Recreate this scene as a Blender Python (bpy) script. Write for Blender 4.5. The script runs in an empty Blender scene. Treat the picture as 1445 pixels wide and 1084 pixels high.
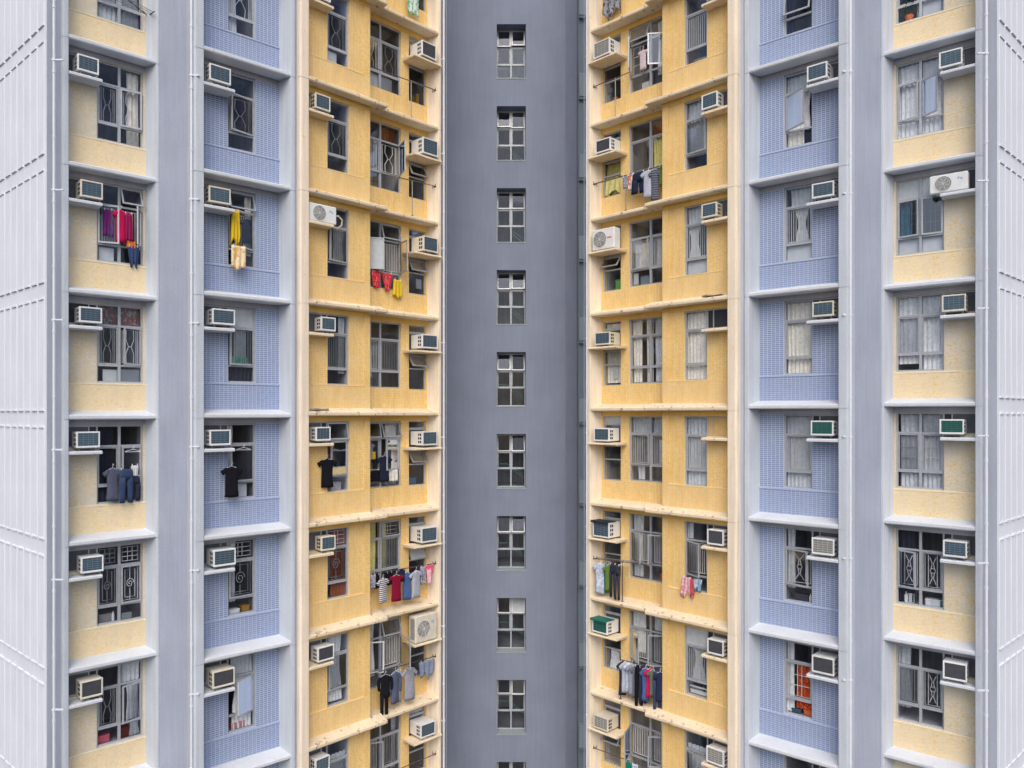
import bpy, math, random
from mathutils import Vector, Matrix, noise
R = random.Random(7)
S = bpy.context.scene
COL = S.collection
H = 2.7            # storey height
ZC = 35.0          # eye height above the ground
ROOF = ZC + 17.6
rad = math.radians

# ------------------------------------------------------------------ materials
def lin(c):
    c = c / 255.0
    return c / 12.92 if c <= .04045 else ((c + .055) / 1.055) ** 2.4
def rgb(r, g, b, k=1.0):
    return (lin(r) * k, lin(g) * k, lin(b) * k, 1)
class N:
    def __init__(s, name):
        s.m = bpy.data.materials.new(name); s.m.use_nodes = True
        s.t = s.m.node_tree; s.n = s.t.nodes; s.b = s.n['Principled BSDF']
    def a(s, t, **k):
        o = s.n.new(t)
        for a, b in k.items(): setattr(o, a, b)
        return o
    def l(s, a, b): s.t.links.new(a, b)
    def coords(s, scale=(1, 1, 1)):
        tc = s.a('ShaderNodeTexCoord'); mp = s.a('ShaderNodeMapping'); mp.inputs['Scale'].default_value = scale
        s.l(tc.outputs['Object'], mp.inputs['Vector']); return mp.outputs[0]
    def noise(s, vec, scale, detail=4, rough=.55):
        t = s.a('ShaderNodeTexNoise'); t.inputs['Scale'].default_value = scale
        t.inputs['Detail'].default_value = detail; t.inputs['Roughness'].default_value = rough
        s.l(vec, t.inputs['Vector']); return t.outputs['Fac']
    def ramp(s, fac, p0, c0, p1, c1):
        t = s.a('ShaderNodeValToRGB'); e = t.color_ramp.elements
        e[0].position = p0; e[0].color = c0; e[1].position = p1; e[1].color = c1
        s.l(fac, t.inputs[0]); return t.outputs[0]
    def mix(s, fac, a, b, mode='MIX'):
        t = s.a('ShaderNodeMix', data_type='RGBA', blend_type=mode)
        if isinstance(fac, float): t.inputs[0].default_value = fac
        else: s.l(fac, t.inputs[0])
        for v, i in ((a, 6), (b, 7)):
            if isinstance(v, tuple): t.inputs[i].default_value = v
            else: s.l(v, t.inputs[i])
        return t.outputs[2]
    def bump(s, h, strength=.2, dist=.01):
        t = s.a('ShaderNodeBump'); t.inputs['Strength'].default_value = strength; t.inputs['Distance'].default_value = dist
        s.l(h, t.inputs['Height']); s.l(t.outputs[0], s.b.inputs['Normal'])

def g(v): return (v, v, v, 1)
def paint(name, c, rough=.85, var=.10, streak=.10, stain=None, stain_at=.62, fine=.06, bump=.25):
    n = N(name); v = n.coords()
    big = n.ramp(n.noise(v, .9, 5), .3, g(1 - var), .7, g(1 + var * .35))
    st = n.ramp(n.noise(n.coords((7, 7, .35)), 1.6, 5, .6), .32, g(1 - streak), .62, g(1.0))
    fi = n.ramp(n.noise(v, 38, 3, .7), .3, g(1 - fine), .7, g(1 + fine))
    col = n.mix(1.0, n.mix(1.0, n.mix(1.0, c, big, 'MULTIPLY'), st, 'MULTIPLY'), fi, 'MULTIPLY')
    if stain:
        f = n.ramp(n.noise(v, 5.5, 8, .72), stain_at, g(0), stain_at + .05, g(1))
        col = n.mix(f, col, stain)
    n.l(col, n.b.inputs['Base Color']); n.b.inputs['Roughness'].default_value = rough
    n.b.inputs['Specular IOR Level'].default_value = .25
    n.bump(n.noise(v, 55, 4, .6), bump, .004)
    return n.m
def tiles(name, c1, c2, mortar, dirt, w=.097, h=.047, gap=.0075, amount=.25, speck=None):
    n = N(name)
    tc = n.a('ShaderNodeTexCoord'); sx = n.a('ShaderNodeSeparateXYZ'); cb = n.a('ShaderNodeCombineXYZ')
    n.l(tc.outputs['Object'], sx.inputs[0]); n.l(sx.outputs[0], cb.inputs[0]); n.l(sx.outputs[2], cb.inputs[1])
    b = n.a('ShaderNodeTexBrick', offset=0.0, squash=1.0)
    b.inputs['Scale'].default_value = 1.0; b.inputs['Brick Width'].default_value = w; b.inputs['Row Height'].default_value = h
    b.inputs['Mortar Size'].default_value = gap; b.inputs['Mortar Smooth'].default_value = .15; b.inputs['Bias'].default_value = 0
    b.inputs['Color1'].default_value = c1; b.inputs['Color2'].default_value = c2; b.inputs['Mortar'].default_value = mortar
    n.l(cb.outputs[0], b.inputs['Vector'])
    v = n.coords()
    f = n.ramp(n.noise(n.coords((3, 3, .9)), 1.5, 6, .62), .42, g(0), .72, g(1))
    col = n.mix(f, b.outputs['Color'], n.mix(amount, b.outputs['Color'], dirt))
    if speck:
        # weathered single tiles: white-noise per tile
        sn = n.a('ShaderNodeVectorMath', operation='SNAP'); sn.inputs[1].default_value = (.034, .024, 1)
        n.l(cb.outputs[0], sn.inputs[0]); wn = n.a('ShaderNodeTexWhiteNoise', noise_dimensions='2D'); n.l(sn.outputs[0], wn.inputs['Vector'])
        ff = n.ramp(wn.outputs['Value'], .74, g(0), .99, g(.9))
        zone = n.ramp(n.noise(n.coords((1.2, 1.2, .9)), 1.3, 3), .42, g(.12), .66, g(1))
        col = n.mix(n.mix(1.0, ff, zone, 'MULTIPLY'), col, speck)
    fi = n.ramp(n.noise(v, 26, 3, .7), .3, g(.93), .7, g(1.05))
    col = n.mix(1.0, col, fi, 'MULTIPLY')
    n.l(col, n.b.inputs['Base Color']); n.b.inputs['Roughness'].default_value = .5
    n.b.inputs['Specular IOR Level'].default_value = .35
    n.bump(b.outputs['Fac'], -.3, .004)
    return n.m
def simple(name, c, rough=.6, metal=0, var=.08, spec=.4, sc=9):
    n = N(name); oi = n.a('ShaderNodeObjectInfo')
    f = n.ramp(n.noise(n.coords(), sc, 4), .3, g(1 - var), .7, g(1 + var * .4))
    o = n.ramp(oi.outputs['Random'], 0, g(1 - var), 1, g(1.0))
    n.l(n.mix(1.0, n.mix(1.0, c, f, 'MULTIPLY'), o, 'MULTIPLY'), n.b.inputs['Base Color'])
    n.b.inputs['Roughness'].default_value = rough; n.b.inputs['Metallic'].default_value = metal
    n.b.inputs['Specular IOR Level'].default_value = spec
    return n.m
def cloth(name, c, c2=None, stripes=0, dots=0):
    n = N(name); v = n.coords()
    col = n.mix(1.0, c, n.ramp(n.noise(v, 14, 4), .3, g(.82), .7, g(1.08)), 'MULTIPLY')
    if c2 and stripes:
        w = n.a('ShaderNodeTexWave', wave_type='BANDS', bands_direction='Z'); w.inputs['Scale'].default_value = stripes
        n.l(v, w.inputs['Vector']); col = n.mix(n.ramp(w.outputs['Fac'], .45, g(0), .55, g(1)), col, c2)
    if c2 and dots:
        col = n.mix(n.ramp(n.noise(v, dots, 2), .52, g(0), .56, g(1)), col, c2)
    n.l(col, n.b.inputs['Base Color']); n.b.inputs['Roughness'].default_value = .95
    n.b.inputs['Specular IOR Level'].default_value = .1
    return n.m

def glass(name, tint, base=.06, refl=(.85, .9, 1, 1), rough=.03):
    n = N(name); n.n.remove(n.b)
    tr = n.a('ShaderNodeBsdfTransparent'); tr.inputs[0].default_value = tint
    gl = n.a('ShaderNodeBsdfGlossy'); gl.inputs['Roughness'].default_value = rough; gl.inputs['Color'].default_value = refl
    fr = n.a('ShaderNodeFresnel'); fr.inputs[0].default_value = 1.4
    ad = n.a('ShaderNodeMath', operation='ADD'); ad.inputs[1].default_value = base; n.l(fr.outputs[0], ad.inputs[0])
    bp = n.a('ShaderNodeBump'); bp.inputs['Strength'].default_value = .08; bp.inputs['Distance'].default_value = .02
    n.l(n.noise(n.coords(), 2.2, 2), bp.inputs['Height']); n.l(bp.outputs[0], gl.inputs['Normal'])
    mx = n.a('ShaderNodeMixShader'); n.l(ad.outputs[0], mx.inputs[0]); n.l(tr.outputs[0], mx.inputs[1]); n.l(gl.outputs[0], mx.inputs[2])
    n.l(mx.outputs[0], n.n['Material Output'].inputs['Surface'])
    return n.m

M = {}
M['panel'] = paint('white ribbed panel paint', rgb(223, 228, 238), var=.06, streak=.09, fine=.05)
M['pillar'] = paint('pale grey paint', rgb(194, 202, 213), var=.09, streak=.12)
M['strip'] = paint('mid grey paint', rgb(164, 172, 192), var=.10, streak=.09, fine=.08)
M['strip2'] = paint('light grey paint', rgb(176, 183, 198), var=.09, streak=.10)
M['ledge'] = paint('white ledge paint', rgb(206, 211, 219), var=.12, streak=.05, stain=rgb(150, 154, 164), stain_at=.66, fine=.08)
M['column'] = paint('dark grey paint', rgb(134, 143, 164), var=.10, streak=.08, fine=.12)
M['recess'] = paint('dull green grey paint', rgb(128, 145, 160), var=.1, streak=.15)
M['band'] = paint('dull green grey band paint', rgb(150, 165, 178), var=.1, streak=.1)
M['sill'] = paint('grey green sill', rgb(158, 170, 176), var=.1)
M['rail'] = simple('pale green rail', rgb(130, 176, 166), .5)
M['cream'] = paint('cream paint', rgb(240, 226, 206), var=.09, streak=.16, stain=rgb(232, 196, 138), stain_at=.63)
M['creamledge'] = paint('weathered cream ledge paint', rgb(232, 216, 188), var=.18, streak=.06, stain=rgb(150, 124, 108), stain_at=.585, fine=.10)
M['yellowpaint'] = paint('yellow soffit paint', rgb(235, 196, 114), var=.10, streak=.10)
M['greypaint'] = paint('grey lintel paint', rgb(172, 172, 184), var=.10, streak=.10)
M['blue'] = tiles('blue mosaic tile', rgb(116, 132, 174), rgb(127, 143, 183), rgb(184, 195, 212), rgb(146, 158, 186), amount=.4, gap=.0085)
M['bluelow'] = tiles('blue spandrel mosaic tile', rgb(125, 141, 181), rgb(134, 150, 188), rgb(180, 191, 210), rgb(152, 165, 190), w=.097, h=.047, gap=.006, amount=.5)
M['pale'] = tiles('pale yellow mosaic tile', rgb(220, 208, 178), rgb(212, 203, 182), rgb(206, 200, 194), rgb(198, 180, 140), amount=.4, speck=rgb(226, 184, 72))
M['palelow'] = tiles('pale yellow spandrel mosaic tile', rgb(232, 212, 170), rgb(226, 206, 168), rgb(228, 214, 190), rgb(214, 196, 170), gap=.005, amount=.4, speck=rgb(226, 186, 92))
M['yel'] = tiles('yellow mosaic tile', rgb(238, 201, 130), rgb(231, 194, 121), rgb(237, 213, 165), rgb(214, 172, 100), amount=.5, gap=.0075, speck=rgb(228, 180, 84))
M['yellow_low'] = tiles('yellow spandrel mosaic tile', rgb(239, 203, 135), rgb(233, 197, 128), rgb(235, 211, 168), rgb(216, 180, 124), amount=.6, gap=.006)
M['bluelowlip'] = paint('blue sill edge painted highlight', rgb(172, 184, 212)); M['palelowlip'] = paint('cream sill edge painted highlight', rgb(232, 220, 190)); M['yelliplip'] = paint('yellow sill edge painted highlight', rgb(240, 212, 156))  # highlight along the sill line, painted as a lighter strip colour
M['room'] = paint('room plaster', rgb(176, 176, 184), var=.4, streak=.3)
M['frame'] = simple('grey aluminium frame', rgb(178, 183, 191), .45, .2, .12)
M['stairframe'] = simple('pale grey frame', rgb(186, 194, 200), .45, .1, .1)
M['whiteframe'] = simple('white aluminium frame', rgb(226, 229, 234), .45, .1, .08)
M['bars'] = simple('painted steel bars', rgb(222, 222, 220), .5, 0, .15)
M['pipe'] = simple('white pipe plastic', rgb(216, 221, 229), .5, 0, .05)
M['glass'] = glass('window glass', (.90, .92, .95, 1), .018, refl=(.62, .70, .86, 1))
M['glassfrost'] = simple('frosted pane', rgb(192, 199, 206), .3, 0, .12)
M['glassteal'] = glass('teal window film', (.18, .38, .46, 1), .10)
M['board'] = simple('white board', rgb(205, 210, 214), .6, 0, .08)
M['infill'] = simple('grey infill board', rgb(96, 100, 108), .6, 0, .2)
M['infilldark'] = simple('dark infill board', rgb(48, 50, 60), .5, 0, .2)
M['ply'] = simple('yellow plywood', rgb(208, 176, 116), .7, 0, .12)
M['case'] = simple('off white enamel', rgb(228, 230, 232), .45, 0, .10, sc=6)
M['casecream'] = simple('aged cream enamel', rgb(222, 216, 202), .5, 0, .12, sc=6)
M['acblue'] = simple('slate blue louvre', rgb(74, 96, 114), .5, .1, .2)
M['acdark'] = simple('charcoal mesh', rgb(78, 80, 88), .6, .1, .2)
M['acgreen'] = simple('sea green louvre', rgb(38, 92, 86), .5, 0, .15)
M['acgrey'] = simple('grey louvre', rgb(140, 142, 140), .5, 0, .15)
M['slat'] = simple('louvre slat', rgb(118, 138, 152), .5, .1, .1)
M['slatgreen'] = simple('green louvre slat', rgb(60, 122, 112), .5, .1, .1)
M['slatlight'] = simple('pale louvre slat', rgb(205, 205, 200), .5, .1, .1)
M['black'] = simple('black gap', rgb(28, 28, 32), .8, 0, .1)
M['metal'] = simple('galvanised steel', rgb(150, 152, 156), .45, .5, .15)
M['rust'] = simple('rusty steel pole', rgb(104, 90, 88), .7, .2, .3)
M['hangerw'] = simple('white plastic hanger', rgb(220, 222, 226), .5)
M['orange'] = simple('orange mark', rgb(214, 110, 60), .5)
M['logo'] = simple('pale blue mark', rgb(92, 170, 214), .5)
M['darkcover'] = simple('black cover sheet', rgb(40, 46, 56), .6)
M['greencover'] = simple('green cover sheet', rgb(26, 112, 98), .6)
M['asphalt'] = paint('asphalt', (.05, .05, .052, 1), var=.2)
M['paving'] = paint('concrete paving', (.28, .28, .27, 1), var=.15)
M['kerb'] = paint('kerb stone', (.32, .32, .31, 1), var=.15)
M['line'] = paint('white road paint', (.7, .7, .68, 1), var=.1)
CC = {}
def C(name, c, c2=None, stripes=0, dots=0):
    if name not in CC: CC[name] = cloth(name, rgb(*c), rgb(*c2) if c2 else None, stripes, dots)
    return CC[name]

# ------------------------------------------------------------------ mesh builder
class MB:
    def __init__(s): s.v = []; s.f = []; s.m = []; s.mats = []
    def mi(s, m):
        m = M[m] if isinstance(m, str) else m
        if m not in s.mats: s.mats.append(m)
        return s.mats.index(m)
    def face(s, pts, m):
        b = len(s.v); s.v += [tuple(p) for p in pts]; s.f.append(tuple(range(b, b + len(pts)))); s.m.append(s.mi(m))
    def mesh(s, vs, fs, m):
        b = len(s.v); s.v += [tuple(p) for p in vs]; k = s.mi(m)
        for f in fs: s.f.append(tuple(b + i for i in f)); s.m.append(k)
    def box(s, x0, x1, y0, y1, z0, z1, m, T=None):
        x0, x1 = sorted((x0, x1)); y0, y1 = sorted((y0, y1)); z0, z1 = sorted((z0, z1))
        vs = [(x, y, z) for z in (z0, z1) for y in (y0, y1) for x in (x0, x1)]
        if T: vs = [T(p) for p in vs]
        s.mesh(vs, [(0, 2, 3, 1), (4, 5, 7, 6), (0, 1, 5, 4), (2, 6, 7, 3), (0, 4, 6, 2), (1, 3, 7, 5)], m)
    def bevbox(s, x0, x1, y0, y1, z0, z1, b, m):
        # box with all edges chamfered: three nested rings along y
        def ring(y, i):
            return [(x0 + i, y, z0 + i + b), (x0 + i + b, y, z0 + i), (x1 - i - b, y, z0 + i), (x1 - i, y, z0 + i + b),
                    (x1 - i, y, z1 - i - b), (x1 - i - b, y, z1 - i), (x0 + i + b, y, z1 - i), (x0 + i, y, z1 - i - b)]
        s.loft([ring(y0, b), ring(y0 + b, 0), ring(y1 - b, 0), ring(y1, b)], m)
    def loft(s, rings, m, caps=True, closed=True):
        n = len(rings[0]); vs = [p for r in rings for p in r]; fs = []
        for i in range(len(rings) - 1):
            for j in range(n if closed else n - 1):
                k = (j + 1) % n
                fs.append((i * n + j, i * n + k, (i + 1) * n + k, (i + 1) * n + j))
        if caps and closed:
            fs.append(tuple(range(n - 1, -1, -1))); fs.append(tuple((len(rings) - 1) * n + j for j in range(n)))
        s.mesh(vs, fs, m)
    def prism(s, poly, z0, z1, m):
        s.loft([[(x, y, z0) for x, y in poly], [(x, y, z1) for x, y in poly]], m)
    def tube(s, pts, r, m, seg=8, closed=False):
        pts = [Vector(p) for p in pts]; rings = []
        n = len(pts)
        for i, p in enumerate(pts):
            if closed: d = pts[(i + 1) % n] - pts[i - 1]
            else: d = pts[min(i + 1, n - 1)] - pts[max(i - 1, 0)]
            d.normalize(); up = Vector((0, 0, 1)) if abs(d.z) < .9 else Vector((1, 0, 0))
            a = d.cross(up).normalized(); b = a.cross(d)
            rings.append([tuple(p + (a * math.cos(t) + b * math.sin(t)) * r) for t in [2 * math.pi * k / seg for k in range(seg)]])
        if closed: rings.append(rings[0])
        s.loft(rings, m, caps=not closed)
    def build(s, name, parent=None, loc=(0, 0, 0), rot=0, mir=False, smooth=False, recalc=True):
        me = bpy.data.meshes.new(name)
        vs = [(-x, y, z) for x, y, z in s.v] if mir else s.v
        me.from_pydata(vs, [], s.f)
        for m in s.mats: me.materials.append(m)
        me.polygons.foreach_set('material_index', s.m)
        if recalc:
            import bmesh
            bm = bmesh.new(); bm.from_mesh(me)
            bmesh.ops.recalc_face_normals(bm, faces=bm.faces); bm.to_mesh(me); bm.free()
        elif mir: me.flip_normals()
        if smooth: me.polygons.foreach_set('use_smooth', [True] * len(me.polygons))
        me.update()
        o = bpy.data.objects.new(name, me); COL.objects.link(o)
        o.location = loc; o.rotation_euler = (0, 0, rot)
        if parent: o.parent = parent
        return o
def empty(name, loc, rot=0):
    o = bpy.data.objects.new(name, None); COL.objects.link(o); o.empty_display_size = .3
    o.location = loc; o.rotation_euler = (0, 0, rot); return o
def tag(o, label, cat, group=None):
    assert 4 <= len(label.split()) <= 16, label
    o['label'] = label; o['category'] = cat
    if group: o['group'] = group
    return o
def struct(o): o['kind'] = 'structure'; return o

# ------------------------------------------------------------------ bays (local x runs along the wall, y into the building)
ROOT = empty('apartment_tower', (.65, 24, 0))
tag(ROOT, 'tall apartment tower with yellow and blue tiled bays beside a grey stair column', 'apartment building')
RL = Vector((.65, 24, 0))
class Bay:
    def __init__(s, O, P, c, m, rows, depth):
        s.O = Vector((O[0], O[1])); d = Vector(P) - s.O; s.W = d.length; s.m = m; s.c = c; s.rows = rows; s.r = depth
        s.th = math.atan2(d.y, abs(d.x)); s.rot = m * s.th
    def line(s, row): return ZC - (row - 4 + s.c) * H      # joint line above the storey
    def w(s, u, n, z=0):                                    # world point
        x = s.m * u; c, q = math.cos(s.rot), math.sin(s.rot)
        return Vector((s.O.x + x * c - n * q, s.O.y + x * q + n * c, z))
    def part(s, mb, name, u=0, n=0, z=0, parent=None, **k):
        return mb.build(name, parent or ROOT, tuple(s.w(u, n, z) - RL), s.rot, s.m < 0, **k)
E_TH = math.radians(45.8)
BAYS = {
 'A':  Bay((-9.027, 16.182), (-7.608, 17.482), .052, 1, range(0, 7), .36),
 'C':  Bay((-6.381, 16.768), (-4.736, 18.202), .042, 1, range(0, 8), .42),
 'E':  Bay((-4.455, 18.363), (-1.284, 21.624), .026, 1, range(-1, 8), .30),
 'A2': Bay((10.492, 16.475), (8.981, 17.748), -.053, -1, range(0, 7), .36),
 'C2': Bay((7.791, 17.033), (6.183, 18.456), -.036, -1, range(0, 8), .42),
 'E2': Bay((5.770, 18.513), (2.601, 21.771), -.022, -1, range(-1, 8), .30)}
LO, HI = ZC - 13.2, ZC + 13.4

def wall_grid(mb, u0, u1, z0, z1, holes, n, mat, room=2.0, reveal=.2):
    us = sorted({u0, u1, *[h[0] for h in holes], *[h[1] for h in holes]}); zs = sorted({z0, z1, *[h[2] for h in holes], *[h[3] for h in holes]})
    us = [u for u in us if u0 <= u <= u1]; zs = [z for z in zs if z0 <= z <= z1]
    inside = lambda u, z: any(h[0] < u < h[1] and h[2] < z < h[3] for h in holes)
    for i in range(len(us) - 1):
        for j in range(len(zs) - 1):
            a, b, c, d = us[i], us[i + 1], zs[j], zs[j + 1]; um, zm = (a + b) / 2, (c + d) / 2
            if inside(um, zm):
                e = reveal
                # reveal and room faces where the neighbour is solid
                for (du, dz, q) in ((-1, 0, [(a, c), (a, d)]), (1, 0, [(b, d), (b, c)]), (0, -1, [(b, c), (a, c)]), (0, 1, [(a, d), (b, d)])):
                    pu = um + du * ((b - a) / 2 + 1e-3); pz = zm + dz * ((d - c) / 2 + 1e-3)
                    if not inside(pu, pz):
                        (p, r_), (s_, t_) = q
                        mb.face([(p, n, r_), (s_, n, t_), (s_, n + e, t_), (p, n + e, r_)], mat)
                        mb.face([(p, n + e, r_), (s_, n + e, t_), (s_, n + room, t_), (p, n + room, r_)], 'room')
                mb.face([(a, n + room, c), (b, n + room, c), (b, n + room, d), (a, n + room, d)], 'room')
            else:
                mb.face([(a, n, c), (b, n, c), (b, n, d), (a, n, d)], mat)

# ------------------------------------------------------------------ windows
def grille(mb, x0, x1, z0, z1, y, kind):
    r = .0095; w = x1 - x0; h = z1 - z0; xm = (x0 + x1) / 2; zm = (z0 + z1) / 2
    def t(*p, rr=r): mb.tube([(a, y, b) for a, b in p], rr, 'bars', 5)
    a, b, c, d = x0 + .05, x1 - .05, z0 + .05, z1 - .05
    if kind == 'bars':
        t((a, c), (b, c)); t((a, d), (b, d))
        k = max(3, int(w / .065))
        for i in range(k + 1):
            x = a + (b - a) * i / k; t((x, c), (x, d))
    elif kind == 'hex':
        t((a + .035, c), (a + .035, d)); t((b - .035, c), (b - .035, d))
        t((a, c), (b, c), (b, d), (a, d), (a, c)); i = (b - a) * .27
        t((a + i, c), (a + i * .9, zm - h * .2), (xm - .03, zm), (a + i * .9, zm + h * .2), (a + i, d)); t((b - i, c), (b - i * .9, zm - h * .2), (xm + .03, zm), (b - i * .9, zm + h * .2), (b - i, d))
        t((xm - .03, zm), (xm + .03, zm))
    elif kind == 'swirl':
        t((a, c), (b, c), (b, d), (a, d), (a, c)); t((a + .06, c + .06), (b - .06, c + .06), (b - .06, d - .06), (a + .06, d - .06), (a + .06, c + .06))
        R_ = min(w, h) * .2
        mb.tube([(xm + R_ * (1 - q / 26) * math.cos(q * .5), y, zm + R_ * 1.3 * (1 - q / 26) * math.sin(q * .5)) for q in range(24)], r, 'bars', 5)
        t((xm, c), (xm, zm - R_ * 1.3)); t((xm, zm + R_ * 1.3), (xm, d))
    elif kind == 'circle':
        t((a, c), (b, c), (b, d), (a, d), (a, c)); i = (b - a) * .22
        t((a + i, c), (a + i, d)); t((b - i, c), (b - i, d))
        mb.tube([(xm + .055 * math.cos(q * math.pi / 6), y, zm + .055 * math.sin(q * math.pi / 6)) for q in range(12)], r, 'bars', 5, closed=True)
        for sx in (-1, 1):
            for sz in (-1, 1):
                t((xm + sx * .035, zm + sz * .05), (xm + sx * .012, zm + sz * h * .2), (xm + sx * (b - a) * .2, zm + sz * h * .36))
    elif kind == 'rows':
        t((a, c), (b, c), (b, d), (a, d), (a, c))
        for q in (.33, .66): t((a, c + (d - c) * q), (b, c + (d - c) * q))
        t((xm - .05, c), (xm - .05, d)); t((xm + .05, c), (xm + .05, d))
def sash_mesh(x0, x1, z0, z1, y, hinge, ang, mat='frame', gm='glass', fw=.035):
    """framed pane swung outwards: hinge L / R (casement) or T (top hung)"""
    mb = MB(); a = rad(ang)
    def T(p):
        x, yy, z = p
        if hinge == 'L': d = x - x0; return (x0 + d * math.cos(a) + (yy - y) * math.sin(a), y - d * math.sin(a) + (yy - y) * math.cos(a), z)
        if hinge == 'R': d = x1 - x; return (x1 - d * math.cos(a) - (yy - y) * math.sin(a), y - d * math.sin(a) + (yy - y) * math.cos(a), z)
        d = z1 - z; return (x, y - d * math.sin(a) + (yy - y) * math.cos(a), z1 - d * math.cos(a) - (yy - y) * math.sin(a))
    e = .004; x0_, x1_, z0_, z1_ = x0 + e, x1 - e, z0 + e, z1 - e
    mb.box(x0_, x0_ + fw, y, y + .03, z0_, z1_, mat, T); mb.box(x1_ - fw, x1_, y, y + .03, z0_, z1_, mat, T)
    mb.box(x0_ + fw, x1_ - fw, y + .001, y + .029, z0_, z0_ + fw, mat, T); mb.box(x0_ + fw, x1_ - fw, y + .001, y + .029, z1_ - fw, z1_, mat, T)
    mb.face([T(p) for p in ((x0_ + fw, y + .015, z0_ + fw), (x1_ - fw, y + .015, z0_ + fw), (x1_ - fw, y + .015, z1_ - fw), (x0_ + fw, y + .015, z1_ - fw))], gm)
    return mb
def curtain_mesh(x0, x1, z0, z1, y, mat, pinch=0, seed=0):
    mb = MB(); rr = random.Random(seed); nx = max(8, int((x1 - x0) / .016)); nz = 10; ph = rr.random() * 9
    vs = []
    for j in range(nz + 1):
        t = j / nz; z = z1 - (z1 - z0) * t
        sq = 1 - pinch * math.sin(math.pi * min(1, t * 1.15)) ** 2
        for i in range(nx + 1):
            s = i / nx; x = x0 + (x1 - x0) * (.5 + (s - .5) * sq)
            yy = y + .022 * math.sin(s * (x1 - x0) * 62 + ph + .8 * math.sin(t * 3 + s * 5)) + .012 * math.sin(s * (x1 - x0) * 141 + ph * 2 + t)
            vs.append((x, yy, z))
    fs = [(j * (nx + 1) + i, j * (nx + 1) + i + 1, (j + 1) * (nx + 1) + i + 1, (j + 1) * (nx + 1) + i) for j in range(nz) for i in range(nx)]
    mb.mesh(vs, fs, mat); return mb

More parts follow.
